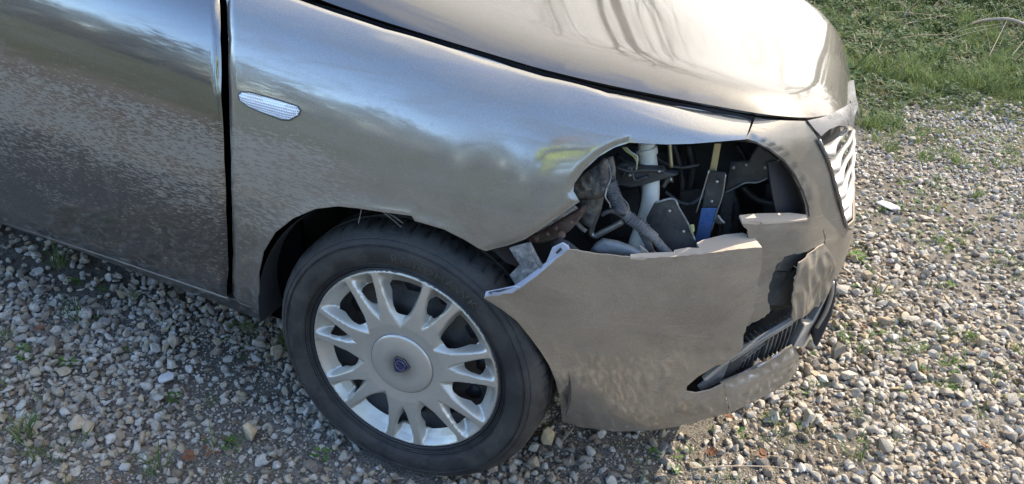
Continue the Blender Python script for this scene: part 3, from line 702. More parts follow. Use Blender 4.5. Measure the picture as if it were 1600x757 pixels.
def hz(x, y):
    d = np.hypot(HP[:, 0] - x, HP[:, 1] - y); dd = dpoly((x, y), hp2s); base = hz0(x, y)
    if dd > .16: return base
    k = np.exp(-(d - d.min()) / 0.03); del_ = float((HD * k).sum() / k.sum()); f = 1 - dd / .16
    return base - del_ * f ** 5
def hfn(v):
    e = 0.004; x, y = v; z = hz(x, y)
    gx_ = (hz(x + e, y) - hz(x - e, y)) / (2 * e); gy_ = (hz(x, y + e) - hz(x, y - e)) / (2 * e)
    if dpoly(v, hp2s) < e * 1.5:
        c = Vector((0.25, 0.82)); dv = (c - Vector(v)).normalized() * 0.006; x2, y2 = x + dv.x, y + dv.y
        gx_ = (hz(x2 + e, y2) - hz(x2 - e, y2)) / (2 * e); gy_ = (hz(x2, y2 + e) - hz(x2, y2 - e)) / (2 * e)
    return (x, y, z), (-gx_, -gy_, 1)
HV, HF = tri2d(dens(hp2s, 0.02), 0.022)
hood = shell('hood', HV, HF, hfn, 0.006, M['hood'], car)
# dark return under the hood edge and the channel beside it
def chan(name, pts, inn, down, mat):
    V = []; F = []; n = len(pts)
    for i, p in enumerate(pts):
        t = pts[min(i + 1, n - 1)] - pts[max(i - 1, 0)]; nn = Vector((-t.y, t.x, 0)).normalized() * inn
        V += [p + nn * .1 + Vector((0, 0, -.006)), p + nn + Vector((0, 0, -down))]
    for i in range(n - 1):
        k = 2 * i; F += [(k, k + 2, k + 3, k + 1)]
    return mk(name, V, F, mat, car)
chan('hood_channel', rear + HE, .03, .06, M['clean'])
# far-side fender, cowl and cabin so the car is whole
far = body_panel('front_fender', dens([(sxz(-.5, .34)[0], tt[0] + .03), (ss[10], tt[0] + .03), (ss[10], tt[-2]), (sxz(-.5, .34)[0], tt[-2])], .05), M['paint'], car, 0.05, 0.0, 0.003)
for v in far.data.vertices: v.co.y = 1.64 - v.co.y
far.data.flip_normals()
def loft(name, rings, mat, parent, caps=True, smooth=True):
    n = len(rings[0]); V = [p for r_ in rings for p in r_]; F = []
    for i in range(len(rings) - 1):
        for k in range(n): F.append((i * n + k, i * n + (k + 1) % n, (i + 1) * n + (k + 1) % n, (i + 1) * n + k))
    if caps: F += [tuple(range(n))[::-1], tuple((len(rings) - 1) * n + k for k in range(n))]
    return mk(name, V, F, mat, parent, smooth)
rings = []
for x, zt, ins in ((-0.62, 1.0, .10), (-0.85, 1.13, .16), (-1.15, 1.32, .24), (-1.45, 1.42, .27), (-2.0, 1.45, .27), (-2.5, 1.38, .25), (-2.85, 1.15, .18), (-2.95, .96, .12)):
    rings.append([(x, .06, .93), (x, .06 + ins * .55, (.93 + zt) / 2 + .02), (x, .06 + ins, zt - .02), (x, .5, zt + .015), (x, 1.14, zt + .015), (x, 1.58 - ins, zt - .02), (x, 1.58 - ins * .55, (.93 + zt) / 2 + .02), (x, 1.58, .93)])
loft('cabin', rings, M['glass'], car)
rb = []
for x, zt, zb, i_ in ((-1.40, .97, .24, .01), (-2.2, .97, .24, .01), (-2.75, .96, .28, .04), (-3.0, .9, .34, .14)):
    rb.append([(x, i_, zb + .12), (x, i_ - .02, .6), (x, i_ + .01, zt - .08), (x, i_ + .08, zt), (x, 1.56 - i_, zt), (x, 1.63 - i_, zt - .08), (x, 1.66 - i_, .6), (x, 1.64 - i_, zb + .12), (x, 1.5, zb), (x, .14, zb)])
loft('rear_body', rb, M['door'], car)
bx = []
for x, zb in ((-3.0, .3), (-1.4, .22), (-.42, .22)): bx.append([(x, .10, zb), (x, .10, zb + .09), (x, 1.54, zb + .09), (x, 1.54, zb)])
loft('underbody', bx, M['clean'], car, smooth=False)
slab('firewall', [Vector(p) for p in ((-.42, .12, .24), (-.42, 1.52, .24), (-.42, 1.52, .9), (-.42, .12, .9))], (-.02, 0, 0), M['clean'], car)
slab('inner_wing', [Vector(p) for p in ((-.42, .36, .24), (.30, .36, .24), (.62, .52, .3), (.62, .52, .80), (.30, .40, .84), (-.42, .36, .88))], (0, .02, 0), M['clean'], car)
slab('radiator_panel', [Vector(p) for p in ((.66, .40, .24), (.70, .82, .24), (.66, 1.24, .24), (.62, 1.24, .76), (.64, .82, .74), (.60, .40, .80))], (-.02, 0, 0), M['clean'], car)
slab('engine_undertray', [Vector(p) for p in ((.31, .12, .24), (.55, .22, .24), (.66, .35, .24), (.72, .82, .24), (.66, 1.3, .24), (.31, 1.5, .24))], (0, 0, -.01), M['clean'], car)

# ---- wheel-arch liner
V = []; F = []
na = 40; ra = 0.335
for i in range(na + 1):
    an = R(-6 + 192 * i / na)
    cx, cz = ra * math.cos(an), ra * math.sin(an)
    if i > na * .78: cx = max(cx, -ra); 
    yo = 0.012 if i > na * .30 else 0.035
    for y in (yo, .10, .20, .32): V.append((cx * (1.0 if y < .3 else .98), y, .292 + cz * (1.0 if y < .3 else .98)))
k0_ = len(V) // 4
for i in range(k0_ - 1):
    for j in range(3): F.append((4 * i + j, 4 * i + j + 1, 4 * i + j + 5, 4 * i + j + 4))
ln = mk('wheel_arch_liner', V, F, M['liner'], car)
slab('inner_arch', [Vector((ra * math.cos(R(a)), .32, .292 + ra * math.sin(R(a)))) for a in range(-6, 190, 10)], (0, .01, 0), M['liner'], car, 0)

# ---- interior parts seen through the headlamp opening
tube('filler_neck', ptab([(1011, 222), (1011, 232), (1012, 245), (1014, 262), (1017, 285), (1015, 320), (1006, 352), (990, 400)], .175), [.0145, .0150, .0155, .0155, .0150, .0160, .0165, .017], M['tube'], car, seg=20)
tube('filler_collar', ptab([(1010, 232), (1011, 236), (1011, 239)], .175), .0185, M['tube'], car, seg=20)
slab('plastic_bracket', ptab([(955, 262), (975, 256), (992, 262), (1010, 264), (1036, 265), (1037, 270), (1060, 274), (1038, 281), (1000, 292), (985, 294), (962, 290)], .15), (0, .012, .004), M['black'], car, .002)
tube('bracket_rib', ptab([(962, 262), (985, 268), (1010, 266), (1036, 268)], .145), .0035, M['black'], car)
tube('bracket_rib', ptab([(972, 276), (985, 262), (992, 282), (1012, 276)], .145), .003, M['black'], car)
for k, (c_, dx) in enumerate((('wire', 0), ('wire', 3), ('tube', 6))):
    tube('wire', ptab([(972 + dx, 230), (980 + dx, 238), (990 + dx, 245), (995, 255 + dx), (994, 266)], .12 + .003 * k), .0011, M[c_], car, seg=6)
tube('brass_pipe', ptab([(1046, 224), (1047, 240), (1049, 262)], .22), .0042, M['brass'], car, seg=12)
tube('steel_bolt', ptab([(1036, 292), (1043, 282), (1050, 279)], .2), [.004, .005, .008], M['steel'], car)
# mud-caked bracket
def lump(name, outline_px, y, th, mat, amp, parent=car, seed=0):
    poly = [tuple(p) for p in outline_px]; V2, F2 = tri2d(dens(poly, 3), 3.2)
    def fn(v):
        p = at(v[0], v[1], y); d = min(1, dpoly(v, poly) / 10.0)
        q = (CP - p).normalized(); hgt = th * math.sqrt(d * (2 - d)) + amp * d * (noise.noise(Vector((v[0] * .11, v[1] * .11, seed))) + .5 * noise.noise(Vector((v[0] * .3, v[1] * .3, seed + 5))))
        return p + q * hgt, q
    P = [Vector(fn(v)[0]) for v in V2]; n = len(P)
    back = [at(v[0], v[1], y + .02) for v in V2]
    F2 = [f if (P[f[1]] - P[f[0]]).cross(P[f[2]] - P[f[0]]).dot(CP - P[f[0]]) > 0 else f[::-1] for f in F2]
    cnt = set((f[i], f[(i + 1) % 3]) for f in F2 for i in range(3)); bd = [e for e in cnt if (e[1], e[0]) not in cnt]
    FF = list(F2) + [tuple(i + n for i in f[::-1]) for f in F2] + [(b, a, a + n, b + n) for a, b in bd]
    return mk(name, P + back, FF, mat, parent)
lump('mud_caked_bracket', [(893, 295), (898, 282), (912, 272), (930, 258), (944, 246), (950, 252), (951, 275), (952, 290), (943, 306), (930, 312), (912, 310), (900, 312), (894, 306)], .085, .012, M['mud'], .016)
lump('bracket_arm', [(905, 310), (930, 306), (944, 304), (941, 322), (932, 340), (922, 356), (908, 350), (900, 340), (903, 325)], .10, .008, M['mud'], .008, seed=3)
lump('mud_caked_bracket', [(946, 248), (958, 244), (962, 262), (962, 284), (958, 300), (948, 292)], .11, .006, M['mud'], .008, seed=8)
tube('wire', ptab([(948, 250), (953, 265), (954, 280), (948, 296), (946, 308), (952, 318), (954, 325)], .065), .0014, M['frag'], car, seg=6)
tube('wire', ptab([(960, 300), (970, 308), (980, 318), (984, 330)], .075), .0012, M['hose'], car, seg=6)
hp = ptab([(953, 285), (960, 305), (970, 325), (985, 342), (1003, 355), (1022, 372), (1038, 390), (1050, 402)], .085)
tube('corrugated_hose', hp, lambda f: (.0105 if f < .72 else .0085) + (.0014 * math.sin(f * 230) if (f < .33 or .4 < f < .62) else -.001), M['hose'], car, n=26, seg=16)
tube('hose_clip', ptab([(968, 330), (972, 326)], .082), .0135, M['black'], car)
tube('hose', ptab([(1000, 356), (1008, 372), (1014, 385), (1018, 402)], .10), .007, M['hose'], car)
tube('steel_pipe', ptab([(939, 308), (934, 330), (926, 352), (924, 364), (930, 369), (940, 364), (956, 356), (972, 347)], .12), .0055, M['steel'], car, seg=12)
lump('washer_tank', [(922, 392), (930, 380), (942, 372), (965, 376), (990, 385), (1020, 402), (985, 402), (935, 398)], .14, .02, M['tank'], .002, seed=2)
lump('washer_tank_neck', [(985, 372), (998, 358), (1020, 366), (1010, 380), (1028, 396), (1012, 400), (990, 388)], .17, .012, M['tank'], .002, seed=4)
slab('plastic_shield', ptab([(1010, 340), (1022, 318), (1052, 311), (1060, 322), (1072, 342), (1086, 372), (1086, 396), (1030, 402), (1020, 380), (1008, 365)], .13), (.0, .004, 0), M['black'], car, .001)
tube('shield_edge', ptab([(1024, 317), (1052, 311), (1062, 328), (1076, 352), (1086, 376)], .129), .0018, M['frag'], car, seg=6)
slab('yellow_clip', ptab([(1078, 352), (1084, 352), (1085, 362), (1080, 366)], .12), (0, .004, 0), M['wire'], car, .001)
slab('lamp_support', ptab([(1116, 224), (1127, 224), (1119, 268), (1108, 268)], .21), (0, .006, 0), M['brass'], car, .001)
slab('lamp_support', ptab([(1107, 268), (1134, 270), (1128, 305), (1120, 330), (1096, 330), (1099, 310)], .20), (0, .006, 0), M['black'], car, .0015)
slab('lamp_support_film', ptab([(1096, 326), (1122, 326), (1118, 345), (1110, 365), (1103, 394), (1083, 394), (1087, 370), (1092, 345)], .192), (0, .003, 0), M['blue'], car, .001)
tube('support_edge', ptab([(1108, 266), (1098, 300), (1088, 332)], .19), .0015, M['steel'], car, seg=6)
tube('support_edge', ptab([(1134, 272), (1129, 305), (1120, 332), (1112, 360)], .19), .0012, M['steel'], car, seg=6)
slab('lamp_bracket', ptab([(1141, 253), (1172, 252), (1172, 246), (1186, 226), (1216, 252), (1198, 284), (1176, 286), (1150, 292), (1132, 302), (1136, 275)], .26), (0, .008, 0), M['black'], car, .002)
tube('bracket_rib', ptab([(1133, 301), (1150, 293), (1165, 286), (1184, 285), (1200, 278)], .255), .002, M['trim'], car, seg=6)
slab('bracket_stay', ptab([(1128, 300), (1148, 296), (1142, 350), (1128, 392), (1116, 392), (1124, 340)], .28), (0, .006, 0), M['black'], car, .002)
slab('steel_bolt', ptab([(1116, 338), (1122, 336), (1128, 344), (1134, 350), (1124, 352), (1118, 350)], .22), (0, .006, 0), M['steel'], car, .002)
slab('lamp_clip', ptab([(1232, 332), (1238, 331), (1240, 334), (1234, 336)], .31), (0, .003, 0), M['tube'], car, .0005)
for k, (pp, y_, r_, mt) in enumerate([
    ([(1052, 226), (1060, 250), (1066, 290), (1060, 330)], .34, .006, 'black'), ([(1075, 226), (1082, 262), (1078, 300), (1090, 340)], .36, .009, 'black'),
    ([(1150, 226), (1160, 240), (1172, 262), (1190, 270)], .33, .005, 'clean'), ([(1142, 300), (1150, 322), (1148, 350), (1140, 390)], .32, .008, 'black'),
    ([(1160, 292), (1180, 310), (1210, 318), (1245, 316)], .36, .007, 'black'), ([(962, 242), (985, 262), (1004, 300), (1000, 340)], .24, .006, 'black'),
    ([(1022, 244), (1040, 256), (1064, 262), (1092, 258)], .26, .0025, 'hose'), ([(1040, 300), (1062, 316), (1080, 318), (1100, 306)], .27, .003, 'hose'),
    ([(940, 336), (956, 330), (975, 340), (990, 352)], .11, .004, 'hose'), ([(1148, 330), (1170, 345), (1200, 340)], .34, .004, 'trim')]):
    tube('engine_hose', ptab(pp, y_), r_, M[mt], car, seg=10)
for k, (u, v, y_, r_) in enumerate([(1146, 262, .255, .004), (1166, 258, .255, .003), (1120, 284, .195, .0035), (1112, 315, .195, .003), (1030, 268, .145, .003), (984, 274, .145, .003), (1046, 330, .125, .003), (1068, 362, .125, .003), (1196, 262, .25, .004)]):
    tube('bolt', [at(u, v, y_), at(u, v, y_ - .006)], r_, M['steel'], car, n=1, seg=6)
slab('connector_block', ptab([(1128, 340), (1142, 338), (1144, 356), (1140, 372), (1128, 370)], .27), (0, .012, 0), M['black'], car, .002)
slab('connector_block', ptab([(1130, 374), (1138, 372), (1138, 384), (1130, 386)], .26), (0, .01, 0), M['trim'], car, .0015)
slab('inner_panel', ptab([(1060, 300), (1095, 296), (1100, 340), (1094, 392), (1068, 394)], .33), (0, .006, 0), M['black'], car, .003)
slab('inner_panel', ptab([(955, 300), (1000, 292), (1004, 330), (1000, 372), (962, 372), (950, 340)], .27), (0, .006, 0), M['black'], car, .003)
slab('inner_panel', ptab([(1196, 286), (1240, 280), (1250, 318), (1246, 342), (1190, 342)], .40), (0, .006, 0), M['black'], car, .003)
# rusty crash beam end and its mud
slab('rusty_beam', ptab([(820, 376), (842, 366), (880, 344), (908, 327), (912, 333), (905, 345), (890, 362), (872, 374), (848, 381), (835, 382)], .06), (.0, .03, 0), M['rust'], car, .003)
tube('beam_edge', ptab([(838, 362), (865, 345), (900, 324)], .045), .006, M['frag'], car, flat=.5)
for u, v, r_ in ((838, 374, .005), (878, 367, .007), (856, 366, .004), (868, 357, .004), (893, 348, .004)):
    tube('bolt', [at(u, v, .05), at(u, v, .035)], r_, M['rust'], car, n=1, seg=6)
tube('beam_stay', ptab([(898, 345), (908, 356), (916, 362)], .08), .004, M['mud'], car)
# torn liner piece hanging in front of the tyre
slab('liner_fragment', ptab([(795, 388), (825, 380), (832, 395), (850, 424), (848, 428), (825, 440), (806, 448), (796, 430), (812, 414), (802, 400)], .0), (.0, .004, 0), M['frag'], car, .001)
tube('fragment_rib', ptab([(826, 380), (836, 400), (850, 424)], -.004), .004, M['frag'], car)
lump('liner_pocket', [(860, 380), (872, 370), (890, 378), (912, 396), (905, 400), (888, 392), (870, 398)], .09, .004, M['hose'], .004, seed=9)
# bits of liner hanging in the arch
tube('liner_shred', ptab([(592, 327), (610, 340), (627, 355)], .0), [.003, .004, .003], M['frag'], car, flat=.3)
tube('liner_shred', ptab([(600, 330), (618, 340), (630, 349)], .005), [.002, .004, .003], M['steel'], car, flat=.3)
tube('liner_shred', ptab([(565, 324), (563, 336), (560, 349)], .0), .0009, M['frag'], car, seg=6)

# ---- upper grille: weathered chrome surround and its bars
gp = outline([(1259, 190), (1280, 186), (1300, 179), (1316, 170), (1326, 163), (1330, 170), (1331, 190), (1334, 203), (1325, 198), (1308, 197), (1292, 203), (1280, 213), (1270, 203)], 0.0, 8)
gs = body_panel('grille_surround', gp, M['chrome'], car, 0.012, 0.004, 0.012)
ge = [px(*p) for p in nose_gr]
e_top = px(1331, 190)
gpoly = [px(1272, 205)] + ge[2:] + [(g_end[0] + .03, g_end[1] - .004), (g_end[0] + .08, g_end[1] - .012), (sC, g_end[1] - .018), (sC, px(1325, 180)[1]), (px(1325, 180)[0] + .02, px(1325, 180)[1])] + [px(1318, 186)]
body_panel('grille_backing', dens(gpoly, .03), M['clean'], car, 0.03, -0.035, 0.004)
sur2 = [(e_top[0] - .005, e_top[1] - .006), (e_top[0] + .05, e_top[1] - .01), (sC, e_top[1] - .015), (sC, e_top[1] + .016), (e_top[0], e_top[1] + .010)]
body_panel('grille_surround', dens(sur2, .03), M['chrome'], car, 0.03, 0.004, 0.012)
rows = [(1281, 236, 1313, 216, 1336, 196, 7.5), (1290, 262, 1322, 243, 1338, 216, 7.5), (1296, 286, 1327, 268, 1340, 243, 7), (1302, 309, 1329, 294, 1341, 270, 6.5), (1308, 329, 1331, 316, 1341, 295, 6), (1313, 345, 1332, 334, 1341, 316, 5)]
for k, (u0, v0, u1, v1, u2, v2, w_) in enumerate(rows):
    # each bar: a broad curved blade turning into a raised arm further round the nose
    st0 = px(u0 + 8, v0); s0_, t0_ = st0; ds = [0, .018, .036, .056, .080, .13, .22, sC - s0_]
    dt = [0, -.002, .000, .013, .023, .026, .026, .026]; V = []; F = []
    for i, (a, b) in enumerate(zip(ds, dt)):
        s_, t_ = s0_ + a, t0_ + b; p = Vector(smp(G, s_, t_)); q = Vector(smp(NG, s_, t_)); hw = (.005, .011, .0125, .0085, .006, .0055, .0055, .0055)[i]
        up = Vector((0, 0, 1)); up = (up - q * up.dot(q)).normalized()
        for an in range(10):
            th = 2 * math.pi * an / 10; V.append(p + q * (-.013 + (.012, .013, .015, .008, .005, .005, .005, .005)[i] * math.cos(th)) + up * (.86 * hw * math.sin(th) - .004 * max(0, math.cos(th)) * (i < 3)))
    for i in range(len(ds) - 1):
        for an in range(10): F.append((i * 10 + an, i * 10 + (an + 1) % 10, (i + 1) * 10 + (an + 1) % 10, (i + 1) * 10 + an))
    F += [tuple(range(10))[::-1]]
    mk('grille_bar', V, F, M['teeth'], car)
tube('grille_end_trim', [on(u - 1, v, .003) for u, v in [(1278, 219), (1288, 240), (1296, 262), (1304, 290), (1311, 314), (1317, 340), (1322, 354), (1328, 357)]], .0032, M['chrome'], car, n=3, seg=8)

# ================================================================ WHEEL (part of the car)
WC = Vector((0.006, 0, 0.290))
def rev(name, prof, mat, parent, seg=120, closed=True, cx=WC):
    V = []; F = []; n = len(prof)
    for i in range(seg):
        a = 2 * math.pi * i / seg
        for y, r in prof: V.append((cx.x + r * math.cos(a), y, cx.z + r * math.sin(a)))
    for i in range(seg):
        for j in range(n if closed else n - 1):
            F.append((i * n + j, i * n + (j + 1) % n, ((i + 1) % seg) * n + (j + 1) % n, ((i + 1) % seg) * n + j))
    return mk(name, V, F, mat, parent)
wheel = rev('wheel', [(.012, .203), (.016, .19), (.03, .180), (.06, .172), (.062, .14), (.045, .11), (.04, .06), (.04, .0), (.05, .0), (.05, .06), (.07, .15), (.075, .172), (.17, .185), (.185, .203), (.18, .203), (.1, .178), (.03, .186)], M['black'], car, 96, True)
for k in range(12):
    a = 2 * math.pi * k / 12 + .1
    tube('vent_hole', [(WC.x + .145 * math.cos(a), .058, WC.z + .145 * math.sin(a)), (WC.x + .145 * math.cos(a), .066, WC.z + .145 * math.sin(a))], .017, M['clean'], wheel, n=1, seg=20)
rev('brake_disc', [(.085, .05), (.085, .13), (.10, .13), (.10, .05)], M['rust'], wheel, 60)
TR = 0.289
tp = [(.012, .2045), (.006, .206), (.001, .211), (-.006, .222), (-.010, .236), (-.0105, .250), (-.007, .262), (-.001, .2715), (.004, .2775), (.0115, .2835), (.022, TR - .0015)]
tp2 = [(.035, TR), (.0515, TR), (.052, TR - .007), (.058, TR - .007), (.0585, TR + .001), (.086, TR + .001), (.0865, TR - .007), (.0935, TR - .007), (.094, TR + .001), (.122, TR + .001), (.1225, TR - .007), (.1285, TR - .007), (.129, TR), (.155, TR - .0015)]
tp3 = [(.168, .283), (.182, .268), (.188, .245), (.182, .22), (.172, .204), (.168, .198), (.1, .19), (.016, .198)]
seg = 360; V = []; F = []; prof = tp + tp2 + tp3; n = len(prof)
flat_w = .275
for i in range(seg):
    a = 2 * math.pi * i / seg
    for j, (y, r) in enumerate(prof):
        if 7 <= j <= 12 or 22 <= j <= 25 or j in (17, 16, 20, 21):
            # lateral sipes: alternate blocks cut back, slanting with width
            ph = (i + (y * 500)) % 6
            if ph < .9 and r > .27: r -= .0055 if j > 9 else .0012
        x = r * math.cos(a); z = r * math.sin(a)
        if z < -flat_w: # contact patch
            k = min(1, (-z - flat_w) / .01); z = -flat_w - (-z - flat_w) * .55
            y = y - .006 * k if y < .09 else y + .006 * k
        V.append((WC.x + x, y, WC.z + z))
for i in range(seg):
    for j in range(n): F.append((i * n + j, i * n + (j + 1) % n, ((i + 1) % seg) * n + (j + 1) % n, ((i + 1) % seg) * n + j))
ty = mk('tyre', V, F, M['tyre'], wheel); ty.data.set_sharp_from_angle(angle=R(50))
for r_, y_ in ((.2110, -.0005), (.2150, -.0035), (.2185, -.0050), (.2560, -.0100), (.2585, -.0092), (.2680, -.0038)):
    V = []; F = []
    rev('tyre_rib', [(y_ + .002, r_ - .0012), (y_ - .0012, r_), (y_ + .002, r_ + .0012)], M['tyre'], wheel, 140, True)
# sidewall lettering
def text_mesh(body, size, extrude):
    cu = bpy.data.curves.new('lettering', 'FONT'); cu.body = body; cu.size = size; cu.extrude = extrude; cu.align_x = 'CENTER'; cu.space_character = 1.1
    o = bpy.data.objects.new('t', cu); C.objects.link(o); dg = bpy.context.evaluated_depsgraph_get(); me = bpy.data.meshes.new_from_object(o.evaluated_get(dg))
    bpy.data.objects.remove(o); return me
me = text_mesh('ROADHAWK', .026, .0012); me.materials.clear(); me.materials.append(M['letter'])
for v in me.vertices:
    r_ = .2275 + v.co.y; a = R(75) - v.co.x / .24 * 1.15
    ys = np.interp(r_, [p[1] for p in tp], [p[0] for p in tp]); v.co = (WC.x + r_ * math.cos(a), ys - .0006 - v.co.z * .7, WC.z + r_ * math.sin(a))
link(bpy.data.objects.new('lettering', me), wheel)
# wheel cover: seven pairs of spokes
RC = .2025
big = [R(94.3 - 360 / 7 * k) for k in range(7)]; spokes = []
for a in big: spokes += [a + R(16.2), a - R(16.2)]
def pol(r, a): return (r * math.cos(a), r * math.sin(a))
holes = []
for a in big:
    # broad windows
    h = [(.170, a - R(10.6)), (.172, a), (.170, a + R(10.6)), (.152, a + R(10.4)), (.134, a + R(9.6)), (.120, a + R(8.0)), (.1105, a + R(5.0)), (.1065, a), (.1105, a - R(5.0)), (.120, a - R(8.0)), (.134, a - R(9.6)), (.152, a - R(10.4))]
    holes.append([tuple(q) for q in crom([pol(*p) for p in h], 3, True)])
    b = a + math.pi / 7
    h = [(.167, b - R(5.6)), (.1685, b), (.167, b + R(5.6)), (.153, b + R(5.4)), (.140, b + R(4.2)), (.131, b + R(2.4)), (.1275, b), (.131, b - R(2.4)), (.140, b - R(4.2)), (.153, b - R(5.4))]
    holes.append([tuple(q) for q in crom([pol(*p) for p in h], 3, True)])
def cover_h(x, y):
    r = math.hypot(x, y); a = math.atan2(y, x)
    # nearest spoke ridge
    best = 9; 
    for s_ in spokes:
        da = (a - s_ + math.pi) % (2 * math.pi) - math.pi; best = min(best, abs(da) * r)
    sw = float(np.interp(r, [.066, .09, .12, .16, .195], [.030, .018, .0092, .0062, .0050]))
    wall = float(np.interp(r, [.066, .1, .14, .18, .20], [.018, .016, .0115, .0105, .011]))
    k = min(1, max(0, (best - sw) / wall)); k = k * k * (3 - 2 * k)
    depth = float(np.interp(r, [.060, .08, .10, .125, .15, .17, .186, .1975, .2025], [0, .003, .011, .020, .026, .027, .014, .0, 0]))
    ridge = float(np.interp(r, [.066, .09, .13, .17, .196, .2025], [.000, -.0035, -.004, -.002, .0, .0015]))   # negative = towards viewer
    lip = .0045 * max(0, (r - .1995) / .003)
    return ridge + depth * k + lip
dm_holes = [min(1, 1)]
poly = [pol(RC, 2 * math.pi * i / 180) for i in range(180)]
V2, F2 = tri2d(poly, .0033, holes)
def cfn(v):
    e = .0006; x, y = v; hsc = cover_h(x, y)
    gx_ = (cover_h(x + e, y) - cover_h(x - e, y)) / (2 * e); gy_ = (cover_h(x, y + e) - cover_h(x, y - e)) / (2 * e)
    return (WC.x + x, hsc, WC.z + y), (gx_, -1, gy_)
cover = shell('wheel_cover', V2, F2, cfn, .004, M['silver'], wheel, matback=M['black'])
rev('rim_edge', [(.004, .2025), (-.001, .2045), (.004, .208), (.012, .206)], M['clean'], wheel, 140)
rev('centre_cap', [(.004, .0665), (-.0018, .066), (-.0040, .0645), (-.0050, .061), (-.0062, .04), (-.0068, .0), (0.004, 0)], M['silver'], wheel, 90, False)
rev('cap_groove', [(-.0012, .0655), (-.0016, .0670), (.001, .0685), (.003, .067)], M['trim'], wheel, 90)
for s_ in (): pass
# shield badge
m_, n_, b_ = newmat('badge_blue'); b_.inputs['Base Color'].default_value = (.012, .016, .06, 1); b_.inputs['Roughness'].default_value = .3; M['badge'] = m_
TILT = R(-27)
def shield(sc):
    pts = [(-.0, .0205), (.0105, .0165), (.0178, .0125), (.0168, .002), (.0110, -.0105), (0, -.0205), (-.0110, -.0105), (-.0168, .002), (-.0178, .0125), (-.0105, .0165)]
    return [(x * sc, y * sc) for x, y in pts]
def badge_plate(name, sc, y0, th, mat):
    pts = crom(shield(sc), 3, True); c, s_ = math.cos(TILT), math.sin(TILT)
    return slab(name, [Vector((WC.x + p[0] * c - p[1] * s_, y0, WC.z + p[0] * s_ + p[1] * c)) for p in pts], (0, th, 0), mat, wheel, 0)
badge_plate('badge_rim', 1.0, -.0085, .004, M['black']); badge_plate('badge_line', .90, -.0089, .002, M['steel']); badge_plate('badge', .84, -.0092, .002, M['badge'])
c, s_ = math.cos(TILT), math.sin(TILT)
def bpos(x, y, d): return (WC.x + x * c - y * s_, d, WC.z + x * s_ + y * c)
tube('badge_ring', [bpos(.0105 * math.cos(t * math.pi / 12), .002 + .0105 * math.sin(t * math.pi / 12), -.0094) for t in range(25)], .00045, M['steel'], wheel, n=1, seg=5)
tube('badge_mark', [bpos(.0004, .0125, -.0094), bpos(.0004, .0085, -.0094)], .0004, M['steel'], wheel, n=1, seg=5)
tube('badge_mark', [bpos(-.0004, -.0085, -.0094), bpos(-.0004, -.004, -.0094)], .0004, M['steel'], wheel, n=1, seg=5)
me = text_mesh('LANCIA', .0066, .0003); me.materials.clear(); me.materials.append(M['chrome'])
for v in me.vertices: v.co = bpos(v.co.x * .88, v.co.y + .0002, -.0096 - v.co.z)
link(bpy.data.objects.new('badge_lettering', me), wheel)
#SECTION2
# ================================================================ GROUND
def gh(x, y):                                        # gentle relief of the yard, rising a little under the grass
    f = max(0.0, min(1.0, (y - 3.0) / 5.0)); f2 = max(0.0, min(1.0, (-2.6 - y) / 4.0))
    near = 0.006 * noise.noise(Vector((x * 1.7, y * 1.7, 0))) + 0.004 * noise.noise(Vector((x * 5, y * 5, 3)))
    return near + 0.10 * f * noise.noise(Vector((x * .6, y * .6, 9))) + 0.25 * f * f + 0.5 * f2 * f2
xs_ = sorted(set([-400, -120, -50, -25, -14] + [round(-9 + .15 * i, 3) for i in range(121)] + [14, 25, 50, 120, 400]))
ys_ = sorted(set([-400, -120, -50, -25, -14, -9] + [round(-7 + .15 * i, 3) for i in range(141)] + [18, 25, 50, 120, 400]))
V = [(x, y, gh(x, y)) for x in xs_ for y in ys_]; ny = len(ys_)
F = [(i * ny + j, (i + 1) * ny + j, (i + 1) * ny + j + 1, i * ny + j + 1) for i in range(len(xs_) - 1) for j in range(ny - 1)]
m, n, b = newmat('gravel_soil'); v = coords(n)
a1 = noi(n, v, 1.3, 6, .65, .5); a2 = noi(n, v, 40, 6, .75); a3 = noi(n, v, 190, 3, .8)
soil = ramp(n, a2, [(.3, (.045, .036, .027)), (.5, (.10, .083, .062)), (.72, (.20, .175, .14))]).outputs[0]
soil = mix(n, ramp(n, a3, [(.45, 0.0), (.6, 1.0)]).outputs[0], soil, (.26, .245, .22))
soil = mix(n, ramp(n, a1, [(.42, 0.0), (.62, .6)]).outputs[0], soil, (.07, .055, .038))
sx = nd(n, 'ShaderNodeSeparateXYZ'); L(n, v, sx.inputs[0])
gg = mth(n, 'ADD', mth(n, 'MAXIMUM', sx.outputs[1], mth(n, 'SUBTRACT', 1.0, sx.outputs[1])), mth(n, 'MULTIPLY', a1, 1.6))
gm = ramp(n, mth(n, 'MULTIPLY', gg, .1), [(.42, 0.0), (.50, 1.0)]).outputs[0]
L(n, mix(n, gm, soil, mix(n, a2, (.035, .045, .014), (.11, .11, .04))), b.inputs['Base Color'])
b.inputs['Roughness'].default_value = .95; b.inputs['Specular IOR Level'].default_value = .2
bump(n, b, mth(n, 'ADD', a2, mth(n, 'MULTIPLY', a3, .5)), .9, .012)
tag(mk('ground', V, F, m), 'soil yard under the gravel', kind='structure')

def pxof(x, y, z=0.0):
    c = CM.transposed() @ (Vector((x, y, z)) - CP)
    if c.z < .05: return None
    return c.x / c.z * FPX + 800, c.y / c.z * FPX + 378.5, c.z
